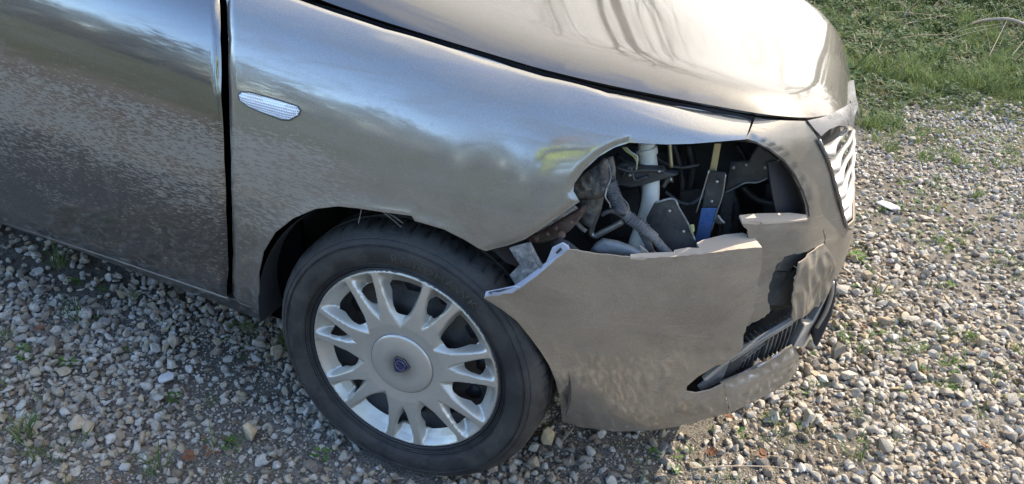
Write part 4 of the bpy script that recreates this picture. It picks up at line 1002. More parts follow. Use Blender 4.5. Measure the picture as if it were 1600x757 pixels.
# ---- stone prototypes (kept out of the scene, instanced by the gravel sheet)
def stone_mat(name, tint=None):
    m, n, b = newmat(name); v = coords(n); oi = n.nodes.new('ShaderNodeObjectInfo')
    off = nd(n, 'ShaderNodeVectorMath', operation='ADD'); L(n, v, off.inputs[0])
    cmb = nd(n, 'ShaderNodeCombineXYZ'); r_ = mth(n, 'MULTIPLY', oi.outputs['Random'], 50.0); L(n, r_, cmb.inputs[0]); L(n, r_, cmb.inputs[2]); L(n, cmb.outputs[0], off.inputs[1])
    q = off.outputs[0]; a = noi(n, q, 1.6, 6, .65, .5); f = noi(n, q, 9, 6, .75)
    base = ramp(n, oi.outputs['Random'], [(0.0, (.22, .19, .15)), (.13, (.42, .385, .33)), (.30, (.62, .575, .50)), (.44, (.42, .37, .29)), (.56, (.70, .65, .57)), (.68, (.48, .39, .27)), (.80, (.54, .42, .27)), (.90, (.28, .21, .14)), (1.0, (.13, .095, .075))]).outputs[0] if tint is None else tint
    st = mix(n, ramp(n, a, [(.38, 0.0), (.66, .65)]).outputs[0], base, (.27, .22, .16))
    st = mix(n, ramp(n, f, [(.5, 0.0), (.75, .55)]).outputs[0], st, (.50, .49, .47))
    st = mix(n, ramp(n, f, [(.25, .6), (.42, 0.0)]).outputs[0], st, (.10, .09, .08))
    L(n, st, b.inputs['Base Color']); b.inputs['Roughness'].default_value = .82; b.inputs['Specular IOR Level'].default_value = .3
    bump(n, b, mth(n, 'ADD', f, a), .55, .12); return m
M['stone'] = stone_mat('crushed_stone')
def stone_bm(seed, sub=1, flat=.62):
    r_ = random.Random(seed); bm = bmesh.new()
    ax = (1.0, r_.uniform(.62, .95), r_.uniform(flat - .14, flat + .2))
    for i in range(r_.randint(11, 17)):
        d = Vector((r_.gauss(0, 1), r_.gauss(0, 1), r_.gauss(0, 1))).normalized()
        bm.verts.new((d.x * ax[0] * r_.uniform(.8, 1.05), d.y * ax[1] * r_.uniform(.8, 1.05), d.z * ax[2] * r_.uniform(.8, 1.05)))
    res = bmesh.ops.convex_hull(bm, input=bm.verts)
    for q in [e for e in res.get('geom_interior', []) if isinstance(e, bmesh.types.BMVert)]: bm.verts.remove(q)
    bmesh.ops.dissolve_limit(bm, angle_limit=R(14), verts=bm.verts, edges=bm.edges)
    bmesh.ops.bevel(bm, geom=list(bm.edges), offset=.085, segments=2 if sub else 1, affect='EDGES', clamp_overlap=True, profile=.6)
    bmesh.ops.triangulate(bm, faces=bm.faces)
    for q in bm.verts: q.co *= 1 + .07 * noise.noise(q.co * 2.3 + Vector((seed * 3.1, 0, 0)))
    return bm
protoc = bpy.data.collections.new('stone_kinds')
for k in range(16):
    bm = stone_bm(k + 1); me = bpy.data.meshes.new('stone_kind'); bm.to_mesh(me); bm.free(); me.materials.append(M['stone'])
    me.polygons.foreach_set('use_smooth', [True] * len(me.polygons)); me.set_sharp_from_angle(angle=R(38))
    o = bpy.data.objects.new('stone_kind_%02d' % k, me); protoc.objects.link(o)
def scatter(name, pts, rots, scl, idx, coll, kind='stuff', label=None):
    me = bpy.data.meshes.new(name); me.from_pydata(pts, [], [])
    for nm, ty_, data in (('rot', 'FLOAT_VECTOR', rots), ('scl', 'FLOAT_VECTOR', scl)):
        at_ = me.attributes.new(nm, ty_, 'POINT'); at_.data.foreach_set('vector', np.array(data, 'f').ravel())
    at_ = me.attributes.new('idx', 'INT', 'POINT'); at_.data.foreach_set('value', np.array(idx, 'i'))
    o = link(bpy.data.objects.new(name, me)); tag(o, label, kind=kind)
    g = bpy.data.node_groups.new(name + '_nodes', 'GeometryNodeTree')
    g.interface.new_socket('Geometry', in_out='INPUT', socket_type='NodeSocketGeometry'); g.interface.new_socket('Geometry', in_out='OUTPUT', socket_type='NodeSocketGeometry')
    gi = g.nodes.new('NodeGroupInput'); go = g.nodes.new('NodeGroupOutput'); ip = g.nodes.new('GeometryNodeInstanceOnPoints'); ci = g.nodes.new('GeometryNodeCollectionInfo')
    ci.inputs[0].default_value = coll; ci.inputs['Separate Children'].default_value = True; ci.inputs['Reset Children'].default_value = True
    def na(nm, t):
        x = g.nodes.new('GeometryNodeInputNamedAttribute'); x.data_type = t; x.inputs[0].default_value = nm; return x.outputs[0]
    g.links.new(gi.outputs[0], ip.inputs['Points']); g.links.new(ci.outputs[0], ip.inputs['Instance']); ip.inputs['Pick Instance'].default_value = True
    g.links.new(na('idx', 'INT'), ip.inputs['Instance Index']); g.links.new(na('rot', 'FLOAT_VECTOR'), ip.inputs['Rotation']); g.links.new(na('scl', 'FLOAT_VECTOR'), ip.inputs['Scale'])
    g.links.new(ip.outputs[0], go.inputs[0])
    md = o.modifiers.new('scatter', 'NODES'); md.node_group = g
    return o
rg = random.Random(11)
BIG = [  # hand-placed larger stones: (u, v, size, flatness, label, tint)
    (385, 684, .026, .8, 'big tan stone on the gravel left of the front tyre', (.50, .38, .22)),
    (852, 690, .030, .7, 'yellowish stone beside the front of the tyre tread', (.48, .36, .18)),
    (1386, 328, .062, .3, 'flat grey slab lying on the open gravel right of the car', (.34, .35, .38)),
    (1283, 597, .020, .7, 'pale angular stone just right of the lower bumper lip', (.55, .52, .46)),
    (118, 668, .030, .4, 'flat tan stone at the lower left of the gravel', (.44, .34, .22)),
    (262, 597, .024, .5, 'pale grey stone in the shaded gravel below the door', (.45, .45, .46)),
    (1445, 345, .035, .35, 'flat tan stone near the flat grey slab', (.36, .31, .25))]
BP = [gnd(u, v) for u, v, *_ in BIG]
def soilpatch(x, y): return noise.noise(Vector((x * 1.5 + 4, y * 1.5 - 2, 5))) + .45 * noise.noise(Vector((x * 4, y * 4, 1)))
pts = []; rots = []; scl = []; idx = []
def grass_amount(x, y):                              # 0 on gravel, 1 in the grass
    p = y - 3.1 - .55 * (x - 1.0) * (x > 1) * .9 + 2.1 * noise.noise(Vector((x * .8, y * .8, 4))) + 1.0 * noise.noise(Vector((x * 3, y * 3, 4)))
    return max(0.0, min(1.0, p * .5 + .30))
def lay(step, smin, smax, prob, zoff, maxd, patchy):
    x = -5.5
    while x < 7:
        y = -1.4
        while y < 8.5:
            X = x + rg.uniform(-.5, .5) * step; Y = y + rg.uniform(-.5, .5) * step; y += step
            q = pxof(X, Y)
            if q is None or q[2] > maxd: continue
            mg = 200 if q[2] < 2.6 else 120
            if not (-mg < q[0] < 1600 + mg and -40 < q[1] < 757 + 260): continue
            if -3 < X < .62 and .42 < Y < 1.3: continue
            pr = prob
            sp_ = soilpatch(X, Y)
            if patchy and sp_ > .08: pr *= max(.08, 1 - (sp_ - .08) * 4.5)
            ga = grass_amount(X, Y); pr *= 1 - .93 * ga
            if rg.random() > pr: continue
            if any((X - p.x) ** 2 + (Y - p.y) ** 2 < .0005 for p in BP): continue
            if abs(X) < .09 and -.01 < Y < .19: continue
            s = (smin + (smax - smin) * rg.random() ** 1.9) * (1 + .12 * max(0, min(1, (X - .35) / .5)) * max(0, min(1, (2.6 - Y) / 1.2)))
            pts.append((X, Y, gh(X, Y) + zoff * s + rg.uniform(-.2, .25) * s)); rots.append((rg.gauss(0, .45), rg.gauss(0, .45), rg.uniform(0, 6.28)))
            scl.append((s, s * rg.uniform(.8, 1.1), s * rg.uniform(.75, 1.1))); idx.append(rg.randrange(16))
        x += step
lay(.0105, .0030, .0062, .85, .15, 2.0, False)
lay(.017, .0075, .0125, .88, .3, 2.6, True)
lay(.026, .0085, .0185, .62, .7, 5.0, True)
lay(.045, .015, .026, .22, .8, 9.5, True)
lay(.028, .010, .019, .8, .3, 9.5, False)
gv = scatter('gravel', pts, rots, scl, idx, protoc, label='crushed limestone gravel covering the yard')
print('gravel stones', len(pts))
for (u, v, s, fl, lab, tint), p in zip(BIG, BP):
    bm = stone_bm(int(u), 1, fl)
    for q in bm.verts: q.co *= s
    mt = stone_mat('stone_surface', tint); mt.node_tree.nodes['Mapping'].inputs['Scale'].default_value = (1 / s,) * 3
    for bn in [x for x in mt.node_tree.nodes if x.type == 'BUMP']: bn.inputs['Distance'].default_value = .12 * s
    o = frombm('stone', bm, mt, None, True, 38); o.location = p + Vector((0, 0, s * fl * .55 + .006)); o.rotation_euler = (0, 0, u * .7)
    tag(o, lab, 'stone')

# ---- plants
def leafmat(name, c1, c2, trans=.35):
    m, n, b = newmat(name); oi = n.nodes.new('ShaderNodeObjectInfo'); geo = n.nodes.new('ShaderNodeNewGeometry')
    rr = mth(n, 'FRACT', mth(n, 'ADD', oi.outputs['Random'], geo.outputs['Random Per Island']))
    col = mix(n, rr, c1, c2); L(n, col, b.inputs['Base Color']); b.inputs['Roughness'].default_value = .7; b.inputs['Specular IOR Level'].default_value = .2
    tr = nd(n, 'ShaderNodeBsdfTranslucent'); L(n, col, tr.inputs[0]); ms = nd(n, 'ShaderNodeMixShader'); ms.inputs[0].default_value = trans
    L(n, b.outputs[0], ms.inputs[1]); L(n, tr.outputs[0], ms.inputs[2]); L(n, ms.outputs[0], n.nodes['Material Output'].inputs[0]); return m
M['grass'] = leafmat('grass_blade', (.06, .10, .028), (.16, .20, .075)); M['clover'] = leafmat('clover_leaf', (.05, .12, .02), (.12, .20, .04))
M['dry'] = leafmat('dry_grass', (.22, .17, .10), (.36, .30, .20), .15); M['ivy'] = leafmat('ivy_leaf', (.03, .06, .02), (.085, .12, .05), .25)
M['dead'] = leafmat('dead_leaf', (.10, .042, .024), (.20, .10, .055), .1); M['darkleaf'] = leafmat('hedge_leaf', (.075, .065, .03), (.19, .15, .085), .25)
def blades(rn, nb, h, spread, wid, lean=.5):
    V = []; F = []
    for k in range(nb):
        a = rn.uniform(0, 6.28); r0 = spread * math.sqrt(rn.random()); x0, y0 = r0 * math.cos(a), r0 * math.sin(a)
        d = rn.uniform(0, 6.28) if rn.random() < .4 else a; hh_ = h * rn.uniform(.45, 1.1); ln_ = hh_ * rn.uniform(.2, 1.2) * lean; w_ = wid * rn.uniform(.7, 1.2)
        px_, py_ = -math.sin(d) * w_, math.cos(d) * w_; k0 = len(V)
        for t, ww in ((0, .8), (.4, 1), (.75, .7), (1, .0)):
            cx_ = x0 + math.cos(d) * ln_ * t ** 1.8; cy_ = y0 + math.sin(d) * ln_ * t ** 1.8; cz_ = hh_ * (t - .25 * lean * t ** 3)
            if ww: V += [(cx_ - px_ * ww, cy_ - py_ * ww, cz_), (cx_ + px_ * ww, cy_ + py_ * ww, cz_)]
            else: V.append((cx_, cy_, cz_))
        F += [(k0, k0 + 1, k0 + 3, k0 + 2), (k0 + 2, k0 + 3, k0 + 5, k0 + 4), (k0 + 4, k0 + 5, k0 + 6)]
    return V, F
def leaf(V, F, c, d, up, ln_, wd):
    """a cupped pointed leaf"""
    s = d.cross(up).normalized(); u2 = s.cross(d).normalized(); k = len(V)
    for t, ww, hh_ in ((0, 0, 0), (.3, .9, .12), (.62, .8, .10), (1, 0, -.06)):
        p = c + d * (ln_ * t) - u2 * (ln_ * hh_)
        if ww: V += [p - s * wd * ww + u2 * ln_ * .12, p, p + s * wd * ww + u2 * ln_ * .12]
        else: V.append(p)
    F += [(k, k + 2, k + 1), (k, k + 3, k + 2), (k + 1, k + 2, k + 5, k + 4), (k + 2, k + 3, k + 6, k + 5), (k + 4, k + 5, k + 7), (k + 5, k + 6, k + 7)]
def rosette(rn, nl, h, ln_, wd):
    V = []; F = []
    for k in range(nl):
        a = rn.uniform(0, 6.28); d = Vector((math.cos(a), math.sin(a), rn.uniform(-.2, .5))).normalized()
        c = Vector((math.cos(a), math.sin(a), 0)) * rn.uniform(0, ln_ * 1.6) + Vector((0, 0, rn.uniform(.2, 1) * h)); leaf(V, F, c, d, Vector((0, 0, 1)), ln_ * rn.uniform(.6, 1.1), wd * rn.uniform(.7, 1.1))
    return V, F
rp = random.Random(5)
plantc = bpy.data.collections.new('plant_kinds'); nk = 0
def addproto(V, F, mat):
    global nk
    me = bpy.data.meshes.new('plant_kind'); me.from_pydata([tuple(p) for p in V], [], F); me.materials.append(mat); me.polygons.foreach_set('use_smooth', [True] * len(F))
    plantc.objects.link(bpy.data.objects.new('plant_kind_%02d' % nk, me)); nk += 1
for k in range(4): addproto(*blades(rp, 26, .10, .05, .0022, .9), M['grass'])          # 0-3
for k in range(2): addproto(*blades(rp, 12, .09, .05, .0018, 1.4), M['dry'])           # 4-5
for k in range(3): addproto(*rosette(rp, 16, .05, .030, .012), M['ivy'])               # 6-8
for k in range(2): addproto(*rosette(rp, 12, .015, .010, .0045), M['clover'])          # 9-10
for k in range(2): addproto(*blades(rp, 10, .040, .012, .0012, 1.1), M['grass'])       # 11-12
for k in range(2): addproto(*rosette(rp, 5, .01, .030, .012), M['dead'])               # 13-14
pts = []; rots = []; scl = []; idx = []
def put(X, Y, k, s, zz=0.0, tilt=.15):
    pts.append((X, Y, gh(X, Y) + zz)); rots.append((rg.gauss(0, tilt), rg.gauss(0, tilt), rg.uniform(0, 6.28))); scl.append((s, s, s * rg.uniform(.8, 1.2))); idx.append(k)
for _ in range(52000):
    Y = rg.uniform(1.9, 15) ; X = rg.uniform(-1.5, 13)
    q = pxof(X, Y)
    if q is None or not (1100 < q[0] < 1780 and -160 < q[1] < 480): continue
    ga = grass_amount(X, Y)
    if rg.random() > ga ** 1.6: continue
    pn = noise.noise(Vector((X * 1.1, Y * 1.1, 7))) + .5 * noise.noise(Vector((X * 3.1, Y * 3.1, 2)))
    far = max(0, (Y - 5.2 - (X - 2) * .3)) 
    if pn + far * .3 > .12: k = rg.choice((6, 7, 8)) if rg.random() < .72 else rg.choice((0, 1, 4))
    elif pn < -.05: k = rg.choice((0, 1, 2, 3)) if rg.random() < .93 else 6
    else: k = rg.choice((0, 1, 2, 3, 6, 7, 4, 14))
    put(X, Y, k, rg.uniform(.7, 1.35) * (1.15 if k in (6, 7, 8) else 1.0) * (.55 + .45 * ga))
scatter('grass_and_ivy', pts, rots, scl, idx, plantc, label='green grass and low ivy covering the bank beyond the gravel')
pts = []; rots = []; scl = []; idx = []
for _ in range(26000):
    X = rg.uniform(-3, 4.5); Y = rg.uniform(-1, 5); q = pxof(X, Y)
    if q is None or not (-150 < q[0] < 1750 and -60 < q[1] < 900): continue
    sp_ = soilpatch(X + 7, Y - 3); mossy = (noise.noise(Vector((X * 2.2, Y * 2.2, 12))) > .12)
    under = (-2.0 < X < -.3 and -.1 < Y < .6) or (X > .9 and Y > 1.1)
    if rg.random() > (.36 if mossy else .045) * (2.2 if under else 1): continue
    if abs(X) < .35 and -.05 < Y < .22: continue
    k = rg.choice((9, 10, 11, 12, 11, 12)) if rg.random() < .85 else 13
    if k == 13 and rg.random() < .4: continue
    put(X, Y, k, rg.uniform(.5, 1.25) * (.45 if k == 13 else 1), .010)
scatter('ground_weeds', pts, rots, scl, idx, plantc, label='tiny weeds, moss and leaf litter sprouting between the stones')
# individual plants one can point at
PL = [('grass_tuft', 40, 690, 'grass', 'green grass tuft at the lower left edge of the gravel', 26, .05),
      ('clover', 108, 576, 'clover', 'small clover patch in the shaded gravel below the door', 14, .02),
      ('clover', 272, 627, 'clover', 'bright clover sprig above the big tan stone', 10, .02),
      ('clover', 362, 700, 'clover', 'clover sprig just left of and below the big tan stone', 12, .02),
      ('clover', 503, 718, 'clover', 'clover sprig against the bottom left of the tyre', 14, .022),
      ('grass_tuft', 250, 738, 'grass', 'thin grass blades at the bottom edge between tyre and corner', 12, .05),
      ('grass_tuft', 862, 640, 'grass', 'dark grass tuft between the tyre tread and bumper corner', 26, .06),
      ('grass_tuft', 1273, 548, 'grass', 'upright grass blades beside the black splitter', 9, .04),
      ('weed', 1340, 410, 'clover', 'bright green leafy weed right of the grille', 26, .035),
      ('grass_tuft', 1372, 468, 'grass', 'small pale grass tuft below the leafy weed', 14, .045),
      ('grass_tuft', 1335, 722, 'grass', 'grass tuft on the sunlit gravel at the bottom right', 16, .045),
      ('grass_tuft', 1212, 664, 'grass', 'small grass sprout below the lower bumper lip', 10, .035),
      ('grass_tuft', 1505, 580, 'grass', 'lone grass sprout on the sunlit gravel far right', 9, .04),
      ('grass_tuft', 1520, 312, 'grass', 'low grass patch on the open gravel at the right edge', 40, .05),
      ('grass_tuft', 120, 500, 'grass', 'grass tuft in the gravel beneath the door sill', 22, .05),
      ('grass_tuft', 95, 420, 'grass', 'longer grass at the left under the door sill', 34, .06)]
for nm, u, v, mk_, lab, nb, h in PL:
    p = gnd(u, v)
    if mk_ == 'grass': V, F = blades(rp, nb, h * 1.25, h * .45, .0016, 1.0)
    else: V, F = rosette(rp, nb, h * .6, h * .55, h * .24)
    o = mk(nm, V, F, M[mk_]); o.location = (p.x, p.y, gh(p.x, p.y) + .010); tag(o, lab, 'weed' if nm != 'grass_tuft' else 'grass tuft')
for k, (u, v, lab) in enumerate([(255, 430, 'brown dead leaf on the gravel close under the door sill'), (60, 530, 'reddish dead leaf on the gravel at the left edge'), (308, 722, 'dark dead leaf at the bottom edge left of the tyre'),
        (1128, 657, 'brown dead leaf just under the lower bumper lip'), (1105, 722, 'reddish dead leaf at the end of the thin twig'), (1196, 722, 'curled dead leaf beside the thin twig'), (1528, 700, 'small dead leaf on the sunlit gravel at bottom right')]):
    V = []; F = []; leaf(V, F, Vector((0, 0, 0)), Vector((1, .2, .15)).normalized(), Vector((0, .3, 1)), .030, .011); leaf(V, F, Vector((.004, 0, .001)), Vector((.8, -.5, .3)).normalized(), Vector((0, .1, 1)), .022, .009)
    p = gnd(u, v); o = mk('dead_leaf', V, F, M['dead']); o.location = (p.x, p.y, gh(p.x, p.y) + .022); o.rotation_euler = (0, 0, k * 1.9); tag(o, lab, 'leaf')
M['twig'] = plastic('twig_bark', (.30, .24, .18), .8, .6, (.16, .12, .09))
def twig(name, pix, z, rad, lab):
    o = tube(name, [gnd(u, v, z + dz) for u, v, dz in pix], rad, M['twig'], None, seg=8); return tag(o, lab, 'twig')
twig('twig', [(1078, 732, 0), (1130, 729, .004), (1190, 729, .002), (1248, 733, 0)], .022, [.0016, .0018, .0014, .0009], 'thin straight twig lying on the gravel at the bottom')
twig('twig', [(878, 690, 0), (890, 676, .02), (897, 668, .03)], .015, [.002, .0016, .001], 'short stub of twig by the yellowish stone')
twig('branch', [(1522, 37, 0), (1540, 32, .08), (1572, 30, .13), (1600, 38, .12), (1640, 60, .05)], .35, [.012, .012, .011, .010, .008], 'pale arched dead branch at the top right in the undergrowth')
twig('branch', [(1411, 27, 0), (1424, 12, .1), (1436, 2, .3), (1448, -12, .5)], .25, [.006, .006, .006, .005], 'thin leaning dead stem at the top of the grass bank')
twig('branch', [(1588, 95, 0), (1597, 86, .08), (1612, 74, .2)], .25, [.008, .008, .006], 'short dead stick at the right edge of the grass')
# rough dry stems in the undergrowth
V = []; F = []
for _ in range(420):
    Y = rg.uniform(5.5, 12); X = rg.uniform(1.0, 10); q = pxof(X, Y, .3)
    if q is None or q[0] < 1280 or q[0] > 1750: continue
    a = rg.uniform(0, 6.28); ln_ = rg.uniform(.3, 1.1); d = Vector((math.cos(a) * .8, math.sin(a) * .8, rg.uniform(.1, 1.0))).normalized(); c = Vector((X, Y, gh(X, Y))); r_ = rg.uniform(.0018, .004); s = d.cross(Vector((0, 0, 1))).normalized(); u2 = s.cross(d); k0 = len(V)
    for t in (0, .5, 1):
        p = c + d * ln_ * t - Vector((0, 0, .12 * ln_ * t * t))
        for an in (0, 2.1, 4.2): V.append(p + (s * math.cos(an) + u2 * math.sin(an)) * r_ * (1.2 - t))
    for i in (0, 3):
        for j in range(3): F.append((k0 + i + j, k0 + i + (j + 1) % 3, k0 + i + 3 + (j + 1) % 3, k0 + i + 3 + j))
tag(mk('dry_stems', V, F, M['twig']), 'dry stems and canes in the undergrowth at the top right', kind='stuff')

# ---- hedges around the yard (top right of the view, and reflected in the paint)
def bush(name, cx_, cy_, rx, ry, h, nleaf, size, mat, lab, seed, group=None):
    rn = random.Random(seed); V = []; F = []
    for _ in range(nleaf):
        a = rn.uniform(0, 6.28); e = math.asin(rn.uniform(0, 1)); rr = rn.uniform(.72, 1.05) * (1 + .35 * noise.noise(Vector((math.cos(a) * 1.7 + seed, math.sin(a) * 1.7, e * 2))))
        p = Vector((rx * rr * math.cos(a) * math.cos(e), ry * rr * math.sin(a) * math.cos(e), h * rr * math.sin(e) + .05))
        d = Vector((rn.gauss(0, 1), rn.gauss(0, 1), rn.gauss(0, .8))).normalized(); s = d.cross(Vector((rn.gauss(0, 1), rn.gauss(0, 1), rn.gauss(0, 1)))).normalized(); k = len(V); z_ = size * rn.uniform(.6, 1.4)
        V += [p, p + (d + s * .5) * z_, p + d * 2 * z_, p + (d - s * .5) * z_]; F.append((k, k + 1, k + 2, k + 3))
    root = link(bpy.data.objects.new(name, None)); root.location = (cx_, cy_, gh(cx_, cy_)); tag(root, lab, 'bush', group)
    mk('foliage', V, F, mat, root)
    for k in range(5):
        a = k * 1.3 + seed
        tube('stem', [(0, 0, -.05), (rx * .3 * math.cos(a), ry * .3 * math.sin(a), h * .5), (rx * .6 * math.cos(a), ry * .6 * math.sin(a), h * .85)], [.03, .02, .008], M['twig'], root, n=3, seg=6)
    return root
GB = 'bushes along the verge behind the photographer'
for k in range(11): bush('bush', -15 + k * 3.0 + rp.uniform(-.5, .5), -8.5 + rp.uniform(-.6, .6), 2.2, 1.2, 1.9 + rp.uniform(-.4, .7), 3600, .07, M['darkleaf'], 'brown-green bush on the verge opposite the dented car side', k + 20, GB)
GB2 = 'dark bushes beyond the grass bank'
for k, (X, Y) in enumerate([(2.6, 13.4), (3.9, 11.9), (5.2, 10.3), (7.2, 9.2), (13.5, 8.5), (0, 15), (-4, 15.5), (-8, 15), (15, 5), (16, 1), (16, -4)]):
    bush('bush', X, Y, 2.0, 1.3, 1.9, 3600, .07, M['ivy'], 'dark bush beyond the grass bank', k + 60, GB2)
# ---- bare trees beyond the car, seen mirrored in the hood
M['bark'] = plastic('bark', (.10, .08, .065), .9, .6, (.17, .15, .12), 20, .8)
def bare_tree(x, y, h, seed, lab):
    rn = random.Random(seed); V = []; F = []; Vt = []; Ft = []
    def seg_(V, F, p, q, r0, r1):
        t = (q - p).normalized(); s = t.cross(Vector((.3, .5, .81))).normalized(); u2 = s.cross(t); k = len(V); m_ = 6 if r0 > .03 else 4
        for c_, r_ in ((p, r0), (q, r1)):
            for a in range(m_): V.append(c_ + (s * math.cos(6.283 * a / m_) + u2 * math.sin(6.283 * a / m_)) * r_)
        for a in range(m_): F.append((k + a, k + (a + 1) % m_, k + m_ + (a + 1) % m_, k + m_ + a))
    def grow(p, d, ln_, r_, lev):
        n_ = 4; A, B = (Vt, Ft) if lev == 0 else (V, F)
        for i in range(n_):
            d = (d + Vector((rn.gauss(0, .12), rn.gauss(0, .12), rn.gauss(.02, .10)))).normalized(); q = p + d * ln_ / n_; r1 = r_ * (1 - .55 / n_)
            seg_(A, B, p, q, r_, r1)
            if lev < 5 and (i > 0 or lev > 0):
                for _ in range(1 if lev > 1 else 2):
                    s = d.cross(Vector((rn.gauss(0, 1), rn.gauss(0, 1), rn.gauss(0, 1)))).normalized(); nd_ = (d * .75 + s * rn.uniform(.5, .9)).normalized()
                    grow(q, nd_, ln_ * rn.uniform(.5, .68), r1 * rn.uniform(.42, .6), lev + 1)
            p, r_ = q, r1
    grow(Vector((0, 0, -.1)), Vector((0, 0, 1)), h * .62, h * .018, 0)
    root = link(bpy.data.objects.new('bare_tree', None)); root.location = (x, y, gh(x, y)); tag(root, lab, 'tree')
    mk('trunk', Vt, Ft, M['bark'], root); mk('branches', V, F, M['bark'], root)
bare_tree(-1.9, 12.0, 11.5, 3, 'leafless tree beyond the car, left of the others, mirrored in the hood')
bare_tree(3.2, 16.0, 11.5, 8, 'leafless tree straight beyond the nose of the car')
bare_tree(8.8, 15.0, 10.0, 15, 'leafless tree at the right beyond the bank')
# ================================================================ THE PHOTOGRAPHER (mirrored in the fender)
PF = Vector((-.29, .957, 0)); PR = Vector((.957, .29, 0)); PB = Vector((.70, -1.60, gh(.7, -1.6)))
def pl(r, f, z): return PB + PR * r + PF * f + Vector((0, 0, z))
def figure(name, chains, vox, mat, parent, smooth=2):
    """limbs swept as tapered tubes and fused by a voxel remesh into one continuous skin"""
    V = []; F = []
    for pts, rad, flat in chains:
        o = tube('t', pts, rad, mat, None, n=5, seg=14, flat=flat); k = len(V); V += [v.co.copy() for v in o.data.vertices]; F += [tuple(i + k for i in p.vertices) for p in o.data.polygons]
        me = o.data; bpy.data.objects.remove(o); bpy.data.meshes.remove(me)
    o = mk(name, V, F, mat, parent)
    md = o.modifiers.new('fuse', 'REMESH'); md.mode = 'VOXEL'; md.voxel_size = vox; md.use_smooth_shade = True
    ms_ = o.modifiers.new('soft', 'SMOOTH'); ms_.factor = .5; ms_.iterations = smooth
    return o
def cloth(name, col, rough=.85):
    m, n, b = newmat(name); v = coords(n); f = noi(n, v, 60, 4); L(n, mix(n, f, tuple(c * .8 for c in col), col), b.inputs['Base Color']); b.inputs['Roughness'].default_value = rough; bump(n, b, noi(n, v, 9, 4), .5, .02); return m
M['skin'] = cloth('skin', (.55, .33, .24), .5); M['hivis'] = cloth('hivis_fabric', (.62, .82, .02)); M['navy'] = cloth('navy_trousers', (.02, .025, .045)); M['hair'] = cloth('dark_hair', (.03, .02, .015)); M['tape'] = cloth('silver_tape', (.6, .6, .6), .4); M['boot'] = cloth('boots', (.03, .025, .02))
man = link(bpy.data.objects.new('person', None)); tag(man, 'person in a yellow high-visibility jacket and dark trousers photographing the car, mirrored in the fender', 'person')
ph = lambda x, y, z=0: CP + CM.col[0].xyz * x + CM.col[1].xyz * y + CM.col[2].xyz * (-.012 + z)     # on the phone
hl = ph(-.035, .035, -.01); hr = ph(.130, .035, -.01)
ch = [([pl(0, 0, .92), pl(0, .01, 1.08), pl(0, 0, 1.25), pl(0, 0, 1.40), pl(0, 0, 1.47)], [.15, .135, .155, .15, .06], .62),
      ([pl(0, 0, 1.44), pl(0, .02, 1.52), pl(0, .03, 1.58)], [.058, .052, .055], 1),
      ([pl(0, .035, 1.555), pl(0, .03, 1.62), pl(0, .02, 1.69), pl(0, .015, 1.745)], [.058, .082, .085, .045], 1.1),
      ([pl(0, .115, 1.645), pl(0, .135, 1.615)], [.010, .016], 1),                                     # nose
      ([pl(.078, .02, 1.65), pl(.09, .015, 1.62)], [.014, .010], .5), ([pl(-.078, .02, 1.65), pl(-.09, .015, 1.62)], [.014, .010], .5)]
for sgn, hnd in ((-1, hl), (1, hr)):
    ch += [([pl(sgn * .09, 0, .93), pl(sgn * .11, .02, .50), pl(sgn * .12, 0, .10)], [.088, .058, .040], 1), ([pl(sgn * .12, -.05, .05), pl(sgn * .13, .06, .045), pl(sgn * .14, .17, .03)], [.040, .042, .032], .8)]
    wr = hnd - PF * .05 + Vector((0, 0, -.03)) + PR * sgn * .03
    ch += [([pl(sgn * .14, 0, 1.41), pl(sgn * .20, .01, 1.38), pl(sgn * .27, .13, 1.17), wr], [.06, .052, .042, .026], 1), ([wr, hnd + PR * sgn * .02], [.028, .033], .55)]
    up = -CM.col[1].xyz; rt_ = CM.col[0].xyz * sgn; bk_ = -CM.col[2].xyz
    for k in range(4):                                                                                 # fingers curl round the end of the phone
        b0 = hnd + rt_ * .022 + up * (.034 - .019 * k) + bk_ * .012; l_ = (.9, 1.0, .95, .78)[k]
        ch.append(([b0, b0 - bk_ * .022 * l_ + rt_ * .008, b0 - bk_ * .034 * l_ - rt_ * .012, b0 - bk_ * .030 * l_ - rt_ * .030 * l_], [.0095, .009, .0085, .007], 1))
    ch.append(([hnd + up * -.005 + bk_ * .02, hnd + up * .02 + bk_ * .022 - rt_ * .014, hnd + up * .035 + bk_ * .012 - rt_ * .026], [.012, .0105, .008], 1))   # thumb
figure('body', ch, .007, M['skin'], man)
jc = [([pl(0, 0, .86), pl(0, .01, 1.05), pl(0, 0, 1.25), pl(0, 0, 1.41), pl(0, 0, 1.48)], [.178, .160, .178, .172, .085], .68), ([pl(0, .0, 1.46), pl(0, .01, 1.52)], [.078, .072], 1)]
for sgn, hnd in ((-1, hl), (1, hr)):
    wr = hnd - PF * .07 + Vector((0, 0, -.035)) + PR * sgn * .035
    jc.append(([pl(sgn * .12, 0, 1.42), pl(sgn * .21, .01, 1.385), pl(sgn * .285, .13, 1.16), wr], [.078, .070, .060, .044], 1))
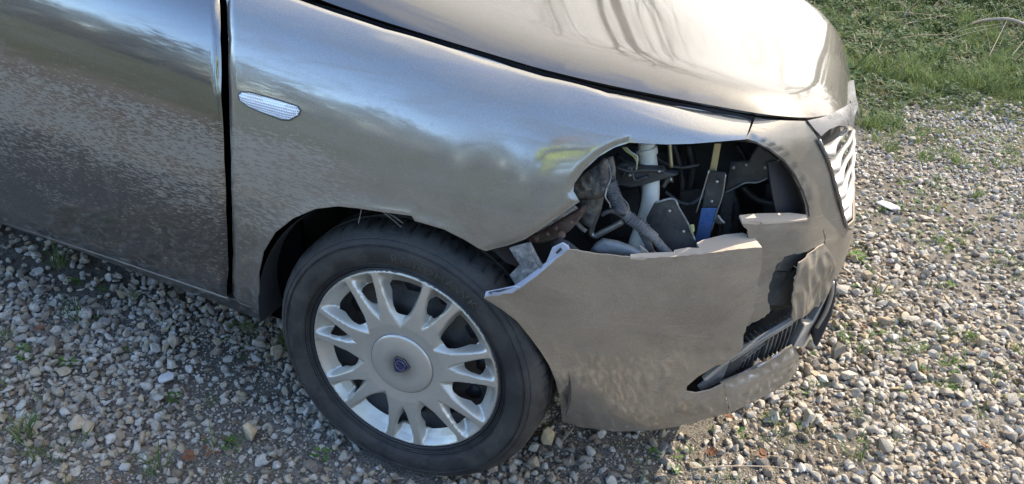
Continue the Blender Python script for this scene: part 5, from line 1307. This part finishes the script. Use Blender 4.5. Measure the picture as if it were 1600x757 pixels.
jk = figure('jacket', jc, .012, M['hivis'], man, 4)
for z in (1.02, 1.16):
    tube('reflective_band', [pl(.188 * math.cos(a * math.pi / 10), .132 * math.sin(a * math.pi / 10), z) for a in range(21)], .012, M['tape'], jk, n=1, seg=6, flat=2.2)
tc = [([pl(0, 0, .84), pl(0, 0, .98)], [.165, .150], .75)]
for sgn in (-1, 1): tc.append(([pl(sgn * .088, 0, .90), pl(sgn * .11, .025, .50), pl(sgn * .12, -.005, .09)], [.105, .076, .066], 1))
figure('trousers', tc, .012, M['navy'], man, 3)
for sgn in (-1, 1): figure('boot', [([pl(sgn * .12, -.07, .045), pl(sgn * .125, .05, .05), pl(sgn * .14, .19, .035)], [.048, .052, .038], .85), ([pl(sgn * .12, 0, .05), pl(sgn * .12, 0, .16)], [.05, .055], 1)], .01, M['boot'], man)
figure('hair', [([pl(0, -.02, 1.60), pl(0, -.015, 1.68), pl(0, .0, 1.735), pl(0, .03, 1.76)], [.075, .092, .085, .05], 1.0)], .008, M['hair'], man)
for sgn in (-1, 1): tube('eye', [pl(sgn * .032, .098, 1.65), pl(sgn * .032, .112, 1.65)], [.011, .009], M['glass'], man, n=2, seg=10)
tube('mouth', [pl(-.022, .104, 1.585), pl(0, .112, 1.583), pl(.022, .104, 1.585)], [.003, .006, .003], M['dead'], man, seg=8)
bm = bmesh.new(); bmesh.ops.create_cube(bm, size=1)
for q in bm.verts: q.co = Vector((.048 + q.co.x * .158, .022 + q.co.y * .074, q.co.z * .008))
bmesh.ops.bevel(bm, geom=list(bm.edges), offset=.003, segments=2, affect='EDGES')
for q in bm.verts: q.co = ph(q.co.x, q.co.y, q.co.z)
bmesh.ops.recalc_face_normals(bm, faces=bm.faces)
pho = frombm('smartphone', bm, M['glass']); tag(pho, 'black smartphone held up by the person in the yellow jacket', 'phone')
for k in range(3): tube('lens', [ph(.0, .0 + .018 * k + .02, .004), ph(.0, .02 + .018 * k, .0055)], .006, M['clean'], pho, n=1, seg=16)
